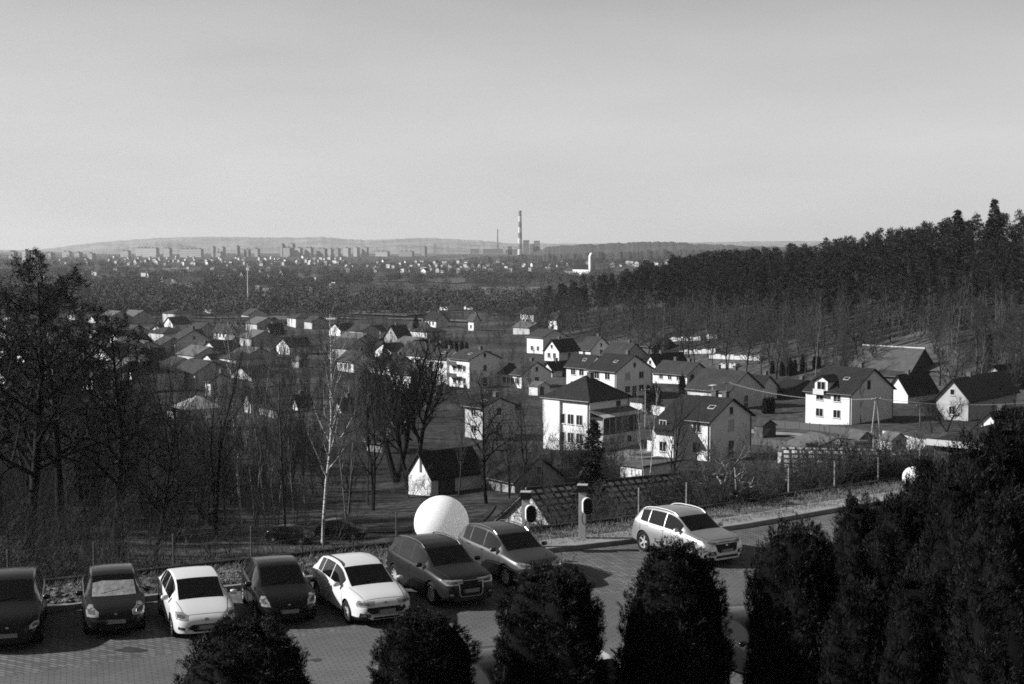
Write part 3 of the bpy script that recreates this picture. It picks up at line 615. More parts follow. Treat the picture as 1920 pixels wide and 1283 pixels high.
def roof_mesh(L1, L2, h, rise, ridge, mat, ov=.5, tk=.16):
    m = MB(); h = h + .02
    def gable(span, length, axis):
        tn = rise / (span / 2); e = h - ov * tn; k = tk / cos(math.atan(tn))
        pts = [(-ov, e), (span / 2, h + rise), (span + ov, e), (span + ov, e + k), (span / 2, h + rise + k), (-ov, e + k)]
        # two slabs sharing the ridge line
        for P in ([pts[0], pts[1], pts[4], pts[5]], [pts[1], pts[2], pts[3], pts[4]]):
            if axis == 'L': m.prism(P, -ov * .8, length + ov * .8, 'y')
            else: m.prism(P, -ov * .8, length + ov * .8, 'x')
    if ridge == 'L': gable(L2, L1, 'L')
    elif ridge == 'R':
        gable(L1, L2, 'R')
    elif ridge == 'H':
        a = min(L1, L2) / 2; tn = rise / a; e = h - ov * tn
        if L1 >= L2: r0 = (L2 / 2, a, h + rise); r1 = (L2 / 2, L1 - a, h + rise)
        else: r0 = (a, L1 / 2, h + rise); r1 = (L2 - a, L1 / 2, h + rise)
        if abs(L1 - L2) < .05: r1 = (r1[0] + .05, r1[1] + .05, r1[2])
        for dz in (0,):
            c = [(-ov, -ov, e), (L2 + ov, -ov, e), (L2 + ov, L1 + ov, e), (-ov, L1 + ov, e)]
            c2 = [(x, y, z + tk) for x, y, z in c]; q0 = (r0[0], r0[1], r0[2] + tk); q1 = (r1[0], r1[1], r1[2] + tk)
            V = c + c2 + [q0, q1]
            if L1 >= L2: F = [(4, 5, 8), (5, 6, 9, 8), (6, 7, 9), (7, 4, 8, 9)]
            else: F = [(4, 5, 9, 8), (5, 6, 9), (6, 7, 8, 9), (7, 4, 8)]
            F += [(0, 1, 5, 4), (1, 2, 6, 5), (2, 3, 7, 6), (3, 0, 4, 7), (3, 2, 1, 0)]
            m.add(V, F)
    elif ridge == 'F': m.box(-ov * .5, L2 + ov * .5, -ov * .5, L1 + ov * .5, h, h + .25)
    elif ridge == 'S':  # single slope rising away from the near left face
        m.add([(-ov, -ov, h - .1), (L2 + ov, -ov, h + rise), (L2 + ov, L1 + ov, h + rise), (-ov, L1 + ov, h - .1), (-ov, -ov, h + .1), (L2 + ov, -ov, h + rise + .2), (L2 + ov, L1 + ov, h + rise + .2), (-ov, L1 + ov, h + .1)],
              [(3, 2, 1, 0), (4, 5, 6, 7), (0, 1, 5, 4), (1, 2, 6, 5), (2, 3, 7, 6), (3, 0, 4, 7)])
    return m.mesh('roof', mat)
def wall_mesh(L1, L2, h, rise, ridge, mat, base=3.0):
    m = MB()
    if ridge == 'L': m.prism([(0, -base), (L2, -base), (L2, h), (L2 / 2, h + rise - .01), (0, h)], 0, L1, 'y')
    elif ridge == 'R': m.prism([(0, -base), (L1, -base), (L1, h), (L1 / 2, h + rise - .01), (0, h)], 0, L2, 'x')
    elif ridge == 'S': m.prism([(0, -base), (L2, -base), (L2, h + rise - .1), (0, h - .1)], 0, L1, 'y')
    else: m.box(0, L2, 0, L1, -base, h)
    return m.mesh('wall', mat)
def facade(parent, L1, L2, h, side, n, floors, w, hh, fr, m0=.12, skip=(), fh=2.75, z0=.95):
    L = L1 if side == 'L' else L2
    for f in range(floors):
        for i in range(n):
            if (f, i) in skip: continue
            t = L * (m0 + (1 - 2 * m0) * ((i + .5) / n))
            z = z0 + f * fh
            if z + hh > h + .2 and not (side == 'G'): continue
            if side == 'L': window(parent, 0, t, z, w, hh, -pi / 2, fr)
            else: window(parent, t, 0, z, w, hh, 0, fr)
def house(px, py, wl, wr, eh, rise, ridge, phi, label, wall=None, roof=None, nl=2, nr=2, fl=None, chimneys=1, ov=.5, name='house', cat='house', fr=None, w=1.1, hh=1.25, gw=True, dr=True, pipe=False, C=None, z=None, sp=None):
    wall = wall or plaster; roof = roof or roof_m; fr = fr or frame_m; phi = R(phi)
    C = gp(px, py) if C is None else C
    X, Y = C[0], C[1]; ux, uy = -sin(phi), cos(phi); vx, vy = cos(phi), sin(phi)
    # azimuth tangent of a pixel column on the ground (small pitch correction)
    def ta(p): d = ray(p, py); return d[0] / d[1]
    aL, aR = ta(px - wl), ta(px + wr)
    L1 = (aL * Y - X) / (ux - aL * uy); L2 = (aR * Y - X) / (vx - aR * vy)
    L1 = min(max(L1, 2), 40); L2 = min(max(L2, 2), 40)
    s = FPX / Y; h = eh / s; rs = rise / s
    # the ridge stands farther away than the corner: add what perspective takes
    rs = rs * 1.0 + .0
    e = empty(name, (X, Y, C[2] if z is None else z), phi, label=label, cat=cat)
    obj('wall', wall_mesh(L1, L2, h, rs, ridge, wall), e); obj('roof', roof_mesh(L1, L2, h, rs, ridge, roof, ov), e)
    fl = fl or max(1, int((h + .4) / 2.75))
    facade(e, L1, L2, h, 'L', nl, fl, w, hh, fr); facade(e, L1, L2, h, 'R', nr, fl, w, hh, fr)
    if gw and rs > 1.6 and ridge in 'LR':
        if ridge == 'L' and nr: window(e, L2 / 2, 0, h + rs * .22, .7, .9, 0, fr)
        if ridge == 'R' and nl: window(e, 0, L1 / 2, h + rs * .22, .7, .9, -pi / 2, fr)
    if dr and nr: door(e, L2 * .5, 0, 0, 1.0, 2.05, 0)
    for c in range(chimneys):
        t = .3 + .4 * c
        cx, cy = (L2 * .5, L1 * t) if ridge == 'L' or ridge == 'H' else (L2 * t, L1 * .5)
        if ridge == 'F': continue
        m = MB().box(cx - .35 + .5, cx + .35 + .5, cy - .35, cy + .35, h + rs * .5, h + rs + .9).box(cx + .08, cx + .92, cy - .42, cy + .42, h + rs + .9, h + rs + 1.0)
        m.build('chimney', chim, e)
    if pipe:
        MB().tube((-.08, .25, 0), (-.08, .25, h), .07, n=6).build('downpipe', trim_m, e)
        MB().tube((L2 - .2, -.08, 0), (L2 - .2, -.08, h), .07, n=6).build('downpipe', trim_m, e)
    # gutter along the visible eaves
    if ridge in 'LH': MB().tube((-ov - .07, -.3, h - ov * rs / (L2 / 2) + .1), (-ov - .07, L1 + .3, h - ov * rs / (L2 / 2) + .1), .07, n=6).build('gutter', trim_m, e)
    if eh >= 40 and ridge in 'LH':   # rooftop aerial and skylight
        zr = h + rs; m = MB().tube((L2 * .5 + .2, L1 * .75, zr - .3), (L2 * .5 + .2, L1 * .75, zr + 1.8), .03, n=5); m.box(L2 * .5 - .4, L2 * .5 + .8, L1 * .75 - .02, L1 * .75 + .02, zr + 1.6, zr + 1.64)
        for q in range(4): m.box(L2 * .5 - .35 + q * .35, L2 * .5 - .32 + q * .35, L1 * .75 - .3, L1 * .75 + .3, zr + 1.65, zr + 1.68)
        m.build('aerial', trim_m, e)
        if ridge == 'L':
            tn = math.atan2(rs, L2 / 2); o = MB().box(-.4, .4, -.5, .5, 0, .09).build('skylight', frame_m, e); o.location = (L2 * .26, L1 * .35, h + rs * .52 + .2); o.rotation_euler = (0, -tn, 0)
            link(bpy.data.objects.new('pane', MB().box(-.32, .32, -.42, .42, .091, .1).mesh('pane', glass)), o)
    return e, L1, L2, h, rs
roofA = brick_mat('roof_tiles_a', .040, .022, .008, 1.5, bw=.4, rh=.3, ms=.03, coord='Object', off=0, var=.2)
roofB = brick_mat('roof_tiles_b', .070, .044, .018, 1.4, bw=.4, rh=.35, ms=.03, coord='Object', off=0, var=.2)
# hipped house
e, L1, L2, h, rs = house(1105, 846, 85, 74, 96, 38, 'H', 47, 'white two-storey house with dark hipped roof and glazed veranda', roof=roofA, nl=4, nr=2, pipe=True, chimneys=0, hh=1.4, fl=2)
MB().box(L2 * .5, L2 * .5 + .9, L1 * .42, L1 * .42 + .7, h + rs * .5, h + rs + .5).box(L2 * .5 - .06, L2 * .5 + .96, L1 * .42 - .06, L1 * .42 + .76, h + rs + .5, h + rs + .62).build('chimney', chim, e)
MB().box(-.35, -.002, L1 * .62, L1 * 1.0, -3, h - .05).build('wall', plaster, e)
D = 2.6; b = MB().box(.0, L2 * .93, -D, -.002, -3, 2.5); b.build('veranda_base', plaster_g, e)
v = MB().box(.0, L2 * .93, -D, -.003, 2.503, 2.8).build('veranda_floor', brickd, e)
v = MB().box(.04, L2 * .93 - .04, -D + .04, -.004, 2.803, 5.0).build('veranda', M('veranda_glass', .05, .25), e)
for i in range(7):
    x = .04 + (L2 * .93 - .12) * i / 6; MB().box(x, x + .08, -D - .02, -D + .035, 2.81, 5.0).build('post', frame_m, v)
MB().box(.0, .035, -D + .05, -.1, 2.81, 4.6).build('side_screen', M('screen_pale', .42, .7, .1, 9), v)
MB().add([(-.3, -D - .6, 5.02), (L2 * .93 + .5, -D - .6, 5.02), (L2 * .93 + .5, -.01, 5.9), (-.3, -.01, 5.9), (-.3, -D - .6, 5.14), (L2 * .93 + .5, -D - .6, 5.14), (L2 * .93 + .5, -.01, 6.02), (-.3, -.01, 6.02)],
         [(3, 2, 1, 0), (4, 5, 6, 7), (0, 1, 5, 4), (1, 2, 6, 5), (2, 3, 7, 6), (3, 0, 4, 7)]).build('veranda_roof', roof_l, e)
MB().add([(-.32, -D - .62, 5.143), (L2 * .93 + .52, -D - .62, 5.143), (L2 * .93 + .52, -D + .35, 5.46), (-.32, -D + .35, 5.46), (-.32, -D - .62, 5.18), (L2 * .93 + .52, -D - .62, 5.18), (L2 * .93 + .52, -D + .35, 5.5), (-.32, -D + .35, 5.5)],
         [(3, 2, 1, 0), (4, 5, 6, 7), (0, 1, 5, 4), (1, 2, 6, 5), (2, 3, 7, 6), (3, 0, 4, 7)]).build('roof_edging', roof_w, e)
for x in (L2 * .22, L2 * .66): window(e, x, -D, 1.2, .7, .65, 0, frame_d)
window(e, L2 * .72, 0, 6.25, .8, .6, 0, frame_d)
# two-gabled house with the tall white bays
e, L1, L2, h, rs = house(1331, 866, 50, 77, 76, 36, 'L', 47, 'plain white house with twin dark gabled roofs and bare trees before it', roof=roofA, nl=1, nr=1, pipe=True, chimneys=2, wall=plaster)
e.children[0].data.materials[0] = plaster
MB().prism([(-3.2, h - 1.2), (L2 * .5, h + rs + .15), (L2 * .5, h + rs - .05), (-3.2, h - 1.4)], L1 * .9, L1 * 1.9, 'y').build('roof', roofA, e)
m = MB().prism([(-2.2, -3), (L2, -3), (L2, h - .3), (L2 * .5, h + rs - .2), (-2.2, h - 1.0)], L1 + .002, L1 * 1.8, 'y').build('wall', plaster, e)
window(e, -2.2, L1 * 1.4, 1.0, 1.0, 1.2, -pi / 2); window(e, -2.2, L1 * 1.4, 3.8, 1.0, 1.2, -pi / 2)
# big house with dormer and pole
e, L1, L2, h, rs = house(1596, 797, 86, 78, 58, 42, 'L', 45, 'light house with wide dark roof and white dormer over the road', roof=roofA, nl=2, nr=0, pipe=True, chimneys=1, w=1.3, fl=2, dr=False)
window(e, L2 * .4, 0, h + .6, .8, 1.3, 0, frame_d)
dy0, dy1 = L1 * .52, L1 * .8
dm = MB().prism([(dy0, h - .4), (dy1, h - .4), (dy1, h + 1.7), ((dy0 + dy1) / 2, h + 2.6), (dy0, h + 1.7)], .02, 3.4, 'x').build('dormer', plaster, e)
k = (dy1 - dy0) / 2 + .4
for sgn in (-1, 1):
    ym = (dy0 + dy1) / 2
    MB().prism([(ym, h + 2.66), (ym + sgn * k, h + 2.66 - k * .62), (ym + sgn * k, h + 2.8 - k * .62), (ym, h + 2.8)], -.35, 3.9, 'x').build('roof', roofA, dm)
window(dm, .02, (dy0 + dy1) / 2, h + .35, 1.5, 1.3, -pi / 2)
MB().box(-.9, .018, dy0 + .2, dy1 - .2, h - .45, h - .3).box(-.9, -.84, dy0 + .2, dy1 - .2, h - .3, h + .5).build('balcony', plaster_g, e)
# long double house
e, L1, L2, h, rs = house(1155, 747, 52, 68, 50, 27, 'L', 42, 'tall double house with white street front and grey gable', roof=roofA, nl=2, nr=2, pipe=True, w=1.3, chimneys=1, fl=2)
e, L1, L2, h, rs = house(1103, 738, 41, 30, 49, 20, 'L', 42, 'white wing joined to the tall double house', roof=roofA, nl=2, nr=0, w=1.3, chimneys=0, fl=2)
# house with balconies
e, L1, L2, h, rs = house(880, 729, 37, 58, 54, 15, 'L', 40, 'tall white house with balconies stacked on its lit front', roof=roofB, nl=3, nr=1, chimneys=1, wall=plaster, w=.9)
for z in (2.2, 4.9): MB().box(-1.1, -.01, L1 * .45, L1 * .95, z, z + .15).box(-1.1, -1.04, L1 * .45, L1 * .95, z + .15, z + .95).build('balcony', frame_d, e)
# (px, py, wl, wr, eave px, rise px, ridge, phi, label, options)
HS = [
 (978, 729, 41, 56, 26, 21, 'L', 42, 'low white house with pale roof beside the tall balconied house', dict(roof=roofB, nl=4, nr=1)),
 (1035, 708, 18, 45, 15, 12, 'R', 42, 'small house with white gable tucked behind the double house', dict(roof=roof_d, nl=0, nr=1)),
 (1018, 664, 30, 45, 31, 13, 'L', 42, 'house at the wood edge with white front and grey gable', dict(nl=2, nr=0)),
 (1048, 678, 27, 38, 20, 19, 'R', 45, 'white gabled house with steep black roof, next to the wood edge house', dict(roof=roof_d, nl=2, nr=1)),
 (1107, 672, 24, 40, 16, 22, 'L', 42, 'house with grey roof and small white dormer between steep roofs', dict(roof=roofB, nl=1, nr=1)),
 (1168, 676, 40, 44, 8, 22, 'L', 42, 'low house of which a wide grey roof shows', dict(roof=roofB, nl=2, nr=0)),
 (1225, 664, 32, 40, 14, 20, 'L', 42, 'dark timber barn closest to the forest', dict(roof=roofB, wall=brickd, nl=0, nr=0, dr=False)),
 (1232, 703, 26, 58, 14, 22, 'R', 42, 'house with narrow white gable and long black roof', dict(roof=roof_d, nl=1, nr=1)),
 (1288, 722, 64, 42, 19, 20, 'L', 44, 'long low white house with grey roof and garage', dict(roof=roofB, nl=3, nr=0, chimneys=2)),
 (1367, 768, 78, 62, 34, 33, 'L', 46, 'house with broad pale roof crossed by wires', dict(roof=roofB, nl=3, nr=1, wall=plaster_g, chimneys=2)),
 (1425, 752, 30, 32, 24, 20, 'L', 44, 'black roofed house with white side wall behind the broad pale roof', dict(roof=roof_d, nl=0, nr=0)),
 (1480, 748, 34, 60, 18, 12, 'L', 46, 'low dark sheds with flat roofs beside the dormer house', dict(roof=roof_d, wall=brickd, nl=0, nr=0, name='shed', cat='shed', dr=False)),
 (1706, 712, 110, 47, 14, 40, 'L', 46, 'big barn with wide ribbed roof below the clearing', dict(roof=M('barn_roof', .10, .6, .15, 1), wall=brickd, nl=0, nr=0, chimneys=0, dr=False, name='barn', cat='barn')),
 (1690, 722, 40, 30, 12, 12, 'L', 46, 'lean-to shed against the big barn', dict(roof=roof_m, wall=brickd, nl=0, nr=0, chimneys=0, name='shed', cat='shed')),
 (1702, 757, 40, 54, 18, 32, 'R', 45, 'small house with plain white gable and ribbed roof', dict(roof=roof_d, nl=0, nr=0)),
 (1815, 790, 60, 90, 40, 35, 'R', 50, 'old house with pale gable behind the fruit trees', dict(roof=roof_d, nl=1, nr=1, wall=plaster_s)),
 (1893, 738, 62, 60, 20, 28, 'R', 46, 'white gabled house highest on the slope, next to the wood', dict(roof=roof_d, nl=0, nr=0)),
 (1880, 828, 52, 60, 22, 28, 'R', 46, 'low house with white gable behind the flat dark roof', dict(roof=roof_d, nl=0, nr=0)),
 (905, 826, 33, 60, 62, 14, 'L', 42, 'white house half hidden by bare trees, beside the black oaks', dict(roof=roof_d, nl=1, nr=1, wall=plaster_s)),
 (838, 722, 38, 30, 50, 14, 'L', 42, 'white house with windows in rows, left of the balconied one', dict(roof=roofB, nl=3, nr=0)),
 (800, 690, 52, 40, 24, 20, 'L', 42, 'house with pale roof rising over the oak branches', dict(roof=roofB, nl=3, nr=0)),
 (770, 735, 38, 40, 34, 16, 'L', 42, 'house seen through the branches of the black oak', dict(roof=roof_m, nl=3, nr=0)),
 (663, 700, 30, 40, 22, 16, 'L', 42, 'small white house with four windows right of the tall birch', dict(roof=roof_m, nl=3, nr=0)),
 (735, 704, 40, 46, 16, 18, 'L', 42, 'house under the branches with broad grey roof', dict(roof=roofB, nl=3, nr=0)),
 (713, 636, 20, 12, 14, 9, 'R', 62, 'little white gabled house with two windows', dict(roof=roof_m, nl=2, nr=0, chimneys=0)),
 (745, 650, 24, 26, 18, 20, 'R', 44, 'dark gabled house with steep roof beside the spruce', dict(roof=roof_m, nl=1, nr=0, wall=plaster_o)),
 (793, 628, 28, 14, 12, 10, 'L', 42, 'low house with pale front past the spruce', dict(roof=roofB, nl=3, nr=0)),
 (818, 615, 24, 22, 14, 12, 'L', 42, 'white front under a dark roof beyond the spruce', dict(roof=roof_d, nl=3, nr=0)),
 (840, 583, 16, 14, 10, 6, 'L', 40, 'pale house at the far bend of the valley road', dict(roof=roof_m, nl=2, nr=0)),
 (886, 582, 16, 16, 12, 7, 'L', 40, 'pale house with lit dormers beyond the wood tip', dict(roof=roof_m, nl=2, nr=0)),
 (303, 634, 20, 9, 14, 9, 'R', 55, 'house with bright white gable among dark fields', dict(roof=roof_m, nl=1, nr=0)),
 (328, 668, 15, 73, 26, 22, 'L', 28, 'large grey gable end with small lit side wall', dict(roof=roofB, wall=plaster_g, nl=2, nr=1)),
 (372, 672, 10, 28, 14, 12, 'L', 28, 'annex joined to the large grey gable', dict(roof=roof_m, wall=plaster_g, nl=0, nr=0)),
 (425, 638, 24, 18, 16, 12, 'L', 42, 'house with lit windows below the factory hall', dict(roof=roofB, nl=3, nr=0)),
 (430, 664, 14, 20, 14, 18, 'L', 42, 'pale roofed house with three windows in a row', dict(roof=roof_l, nl=3, nr=0)),
 (508, 636, 13, 26, 10, 16, 'R', 50, 'house with pointed white gable and two windows', dict(roof=roof_d, nl=2, nr=0)),
 (560, 650, 12, 20, 6, 9, 'R', 50, 'tiny white gable above the thicket', dict(roof=roof_d, nl=0, nr=0, chimneys=0)),
 (188, 670, 15, 34, 14, 12, 'L', 42, 'small house with lit white corner beside the alder', dict(roof=roof_m, nl=0, nr=0)),
 (222, 762, 36, 40, 22, 26, 'H', 42, 'hipped grey roof house behind the alder branches', dict(roof=roof_m, nl=2, nr=1, wall=plaster_s)),
 (270, 690, 6, 40, 20, 14, 'R', 40, 'dark roofed house with a sliver of white gable', dict(roof=roof_d, nl=0, nr=0)),
 (250, 735, 10, 50, 26, 26, 'R', 40, 'long dark house with tall narrow white gable', dict(roof=roof_d, nl=0, nr=0)),
 (360, 706, 24, 16, 16, 10, 'L', 42, 'white walled shed house next to the black tree cluster', dict(roof=roof_m, nl=1, nr=0)),
 (395, 745, 10, 40, 30, 12, 'L', 42, 'house with narrow white wall beside the white birch', dict(roof=roof_d, nl=0, nr=0)),
 (505, 672, 14, 14, 10, 8, 'L', 42, 'little white house glimpsed between thin trees', dict(roof=roof_m, nl=2, nr=0)),
 (470, 775, 12, 30, 26, 18, 'R', 42, 'white gable glimpsed between the two birches', dict(roof=roof_d, nl=0, nr=0)),
 (558, 770, 10, 26, 12, 14, 'R', 42, 'small lit gable beside the tall birch', dict(roof=roof_m, nl=0, nr=0)),
 (640, 776, 14, 50, 10, 16, 'R', 42, 'low roof with lit end wall under the oak branches', dict(roof=roof_m, nl=0, nr=0)),
 (716, 850, 28, 50, 22, 26, 'L', 42, 'old house with broad grey roof under the black oaks', dict(roof=roof_m, nl=1, nr=0, wall=plaster_o)),
 (200, 582, 18, 14, 12, 8, 'L', 42, 'house with shining windows by the valley road', dict(roof=roof_m, nl=3, nr=0)),
 (250, 584, 14, 16, 12, 11, 'L', 28, 'grey gabled house across the valley road', dict(roof=roof_m, wall=plaster_g, nl=1, nr=1)),
 (396, 588, 14, 12, 10, 6, 'L', 42, 'plain grey house before the leafless woods', dict(roof=roof_m, wall=plaster_g, nl=1, nr=0)),
 (140, 600, 14, 30, 12, 8, 'L', 42, 'farm building behind the alder crown', dict(roof=roof_m, nl=2, nr=0)),
 (105, 700, 14, 30, 12, 14, 'L', 42, 'house hidden by the thick of the alder', dict(roof=roof_m, nl=1, nr=0)),
 (60, 650, 14, 30, 14, 14, 'L', 42, 'pale house behind the left alder crown', dict(roof=roof_m, nl=1, nr=0)),
 (500, 556, 10, 8, 8, 6, 'L', 42, 'house on the far meadow with pale roof', dict(roof=roof_l, nl=0, nr=0)),
 (586, 553, 8, 10, 8, 10, 'R', 42, 'white gabled house beside a little spruce', dict(roof=roof_d, nl=0, nr=0)),
 (532, 535, 14, 6, 6, 4, 'L', 42, 'long pale house alone in the valley', dict(roof=roof_m, nl=0, nr=0)),
 (1000, 610, 24, 18, 22, 10, 'L', 42, 'pale block shining through the trunks at the wood tip', dict(roof=roof_m, nl=3, nr=0)),
 (1045, 622, 16, 14, 24, 10, 'L', 42, 'white wall glimpsed through the pines', dict(roof=roof_m, nl=1, nr=0)),
 (888, 622, 10, 12, 20, 10, 'L', 42, 'white wall behind the young birches of the wood edge', dict(roof=roof_m, nl=1, nr=0)),
]
for px, py, wl, wr, eh, rise, ridge, phi, lab, kw in HS:
    kw = dict(kw); hr = house(px, py, wl, wr, eh, rise, ridge, phi, lab, w=kw.pop('w', 1.0), **kw)
    if lab.startswith('big barn'): MB().tube((hr[2] / 2, -.5, hr[3] + hr[4] + .2), (hr[2] / 2, hr[1] + .5, hr[3] + hr[4] + .2), .22, n=6).build('ridge_cap', roof_w, hr[0])
# nearer low buildings at the foot of the slope
e, L1, L2, h, rs = house(808, 931, 42, 96, 36, 40, 'R', 40, 'little whitewashed barn with a black roof, behind the big globe', roof=roof_d, nl=0, nr=0, chimneys=0, wall=plaster, name='barn', cat='barn', dr=False, ov=.35)
MB().box(-.012, 0, L1 * .38, L1 * .5, h + .3, h + 1.9).build('hatch', frame_d, e)
door(e, L2 * .3, 0, 0, 2.2, 2.2, 0)
e, L1, L2, h, rs = house(965, 925, 50, 90, 20, 42, 'L', 38, 'long dark building with sagging roof next to the little barn', roof=roof_d, nl=0, nr=2, chimneys=0, wall=plaster_o, name='barn', cat='barn', ov=.3)
e, L1, L2, h, rs = house(1203, 908, 40, 70, 30, 12, 'F', 46, 'flat-roofed garage with lit white side wall', roof=M('garage_roof', .13, .8, .2, 1), nl=0, nr=1, wall=plaster, name='garage', cat='garage', dr=False)
e, L1, L2, h, rs = house(1870, 905, 120, 120, 58, 10, 'F', 50, 'flat dark roof with a bright metal edge beyond the thujas', roof=roof_d, nl=2, nr=0, wall=brickd, name='garage', cat='garage', chimneys=0, dr=False)
MB().box(-.34, -.26, -.25, L1 + .25, h + .05, h + .34).build('roof_edging', roof_w, e)
# tiled-roof house right under the car park: gable with streaked plaster, roof of low pantiles with rib stripes put into the colour
def tile_roof(name, W_, Lr, slope, mat, wave=.72, row=.8, amp=.03, parent=None):
    """pantiles: W_ along the ridge, Lr down the slope; local x along ridge, y outward/down"""
    nx = int(W_ / wave * 6); rowsn = int(Lr / row); V = []; F = []
    for r in range(rowsn):
        for e_ in (0, 1):
            d = (r + e_) * row; lift = .03 if e_ else .0
            for i in range(nx + 1):
                x = W_ * i / nx; z = amp * (abs(sin(pi * x / wave)) ** .8) + lift; V.append((x, -d * cos(slope) + z * -sin(slope) * 0, -d * sin(slope) + z))
    nn = nx + 1
    for r in range(rowsn):
        for i in range(nx):
            a = (2 * r) * nn + i; F.append([a, a + 1, a + 1 + nn, a + nn])
            if r < rowsn - 1: b = (2 * r + 1) * nn + i; F.append([b, b + 1, b + 1 + nn, b + nn])
    return npmesh(name, V, F, mat)
def tiled_house(C, phi, W_, span, h, rise, label, wall, mat, gable_sides=True):
    e = empty('tiled_house', C, phi, label=label, cat='house')
    obj('wall', wall_mesh(span, W_, h, rise, 'R', wall), e)
    sl = math.atan2(rise, span / 2); Lr = sqrt(rise ** 2 + (span / 2) ** 2) + .7
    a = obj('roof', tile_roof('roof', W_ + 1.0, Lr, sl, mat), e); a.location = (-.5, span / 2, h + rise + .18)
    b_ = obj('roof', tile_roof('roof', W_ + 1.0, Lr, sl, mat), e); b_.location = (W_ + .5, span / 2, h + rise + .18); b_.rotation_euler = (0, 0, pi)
    o = .7 * cos(sl); oz = .7 * sin(sl); MB().prism([(-o, h - oz - .02), (span / 2, h + rise - .02 + .03), (span + o, h - oz - .02), (span + o, h - oz + .08), (span / 2, h + rise + .12), (-o, h - oz + .08)], -.48, W_ + .48, 'x').build('roof_boards', M('soffit', .12, .8), e)
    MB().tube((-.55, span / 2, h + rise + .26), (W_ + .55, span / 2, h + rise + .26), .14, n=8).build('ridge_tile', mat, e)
    return e
tile_m = brick_mat('pantiles', .62, .48, .05, 1.0, bw=.72, rh=.62, ms=.13, off=0, var=.3); stain = M('plaster_streaked', .55, .9, .35, 1.3, stretch=(3, 3, .5))  # wide dark joints in the colour also stand in for shade between ribs
def Cz(px, py, Y): p = at(px, py, Y); return p
# ridge from (997,918) towards (1290,882); gable faces the lit side
pR = at(997, 919, 118); phi = R(30); span = 10.0; rise = 3.1; hh_ = 2.6
# near-left corner of the building from the ridge end
cx = pR.x - (-sin(phi)) * span / 2; cy = pR.y - cos(phi) * span / 2
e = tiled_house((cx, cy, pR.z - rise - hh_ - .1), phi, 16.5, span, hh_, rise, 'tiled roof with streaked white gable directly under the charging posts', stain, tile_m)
MB().box(-.03, 0, span * .72, span * .86, .9, 2.2).build('window', frame_d, e)
for i in range(9): MB().box(2.0 + i * .18 - 3.2, 2.06 + i * .18 - 3.2, -1.4, -1.36, -.2 + hh_ - 1.6, hh_ - .7).build('picket', M('picket_old', .08, .9), e) if False else None
# larger tiled roof at the right with chimneys
pR = at(1560, 845, 128); phi = R(-8)
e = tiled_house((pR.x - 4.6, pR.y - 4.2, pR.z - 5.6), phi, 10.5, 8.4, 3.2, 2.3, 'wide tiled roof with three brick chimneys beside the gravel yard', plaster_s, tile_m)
for x, y, s_, t_ in [(1.6, 4.4, 1.1, .5), (5.0, 2.2, .75, -.2), (6.0, 5.6, 1.2, .6)]:
    MB().box(x, x + s_, y, y + .6, 3.5, 5.7 + t_).box(x - .07, x + s_ + .07, y - .07, y + .67, 5.7 + t_, 5.82 + t_).build('chimney', chim, e)
e, L1, L2, h, rs = house(1500, 872, 42, 60, 20, 26, 'S', 20, 'pale sheet roof behind the brick chimneys', roof=roof_l, nl=0, nr=0, chimneys=0, name='shed', cat='shed', dr=False, wall=plaster_o)
# pale carport roof on posts
C = gp(370, 802); e = empty('carport', C, R(35), label='carport with pale sheet roof on thin posts in the dark thicket', cat='carport')
s_ = C[1] / FPX; hh_ = 42 * s_
MB().add([(-3.6, -3.1, hh_ - .3), (3.6, -3.1, hh_ - .3), (3.6, 3.1, hh_ - .3), (-3.6, 3.1, hh_ - .3), (0, 0, hh_ + 1.7)], [(3, 2, 1, 0), (0, 1, 4), (1, 2, 4), (2, 3, 4), (3, 0, 4)]).build('roof', roof_w, e)
for x in (-2.7, 2.7):
    for y in (-2.3, 2.3): MB().tube((x, y, -1), (x, y, hh_ - .3), .07, n=6).build('post', frame_m, e)
# factory halls beside the valley road
def hall(px0, px1, py, hpx, lab, roof, wall, nwin=0, dep=14, ph=-3):
    C = gp((px0 + px1) / 2, py); s = C[1] / FPX; Lx = (px1 - px0) * s; e = empty('factory_hall', C, R(ph), label=lab, cat='hall'); h = hpx * s
    MB().box(-Lx / 2, Lx / 2, 0, dep, -2, h * .72).build('wall', wall, e); MB().prism([(-.4, h * .72 + .02), (dep / 2, h), (dep + .4, h * .72 + .02)], -Lx / 2 - .4, Lx / 2 + .4, 'x').build('roof', roof, e)
    for i in range(nwin):
        x = -Lx / 2 + Lx * (i + .6) / nwin; window(e, x, 0, h * .22, Lx / nwin * .5, h * .22, 0, frame_d)
hall(440, 505, 612, 16, 'grey factory hall with a row of dark windows', roof_m, plaster_g, 6)
hall(500, 576, 611, 15, 'factory hall with bright roof sheets between two others', roof_l, plaster_s, 3, 22)
hall(578, 627, 606, 9, 'low hall with a bright hipped roof at the end of the row', roof_w, plaster, 0, 10)
hall(108, 200, 615, 9, 'long shed behind the alder by the valley road', roof_m, plaster_o, 0, 8)
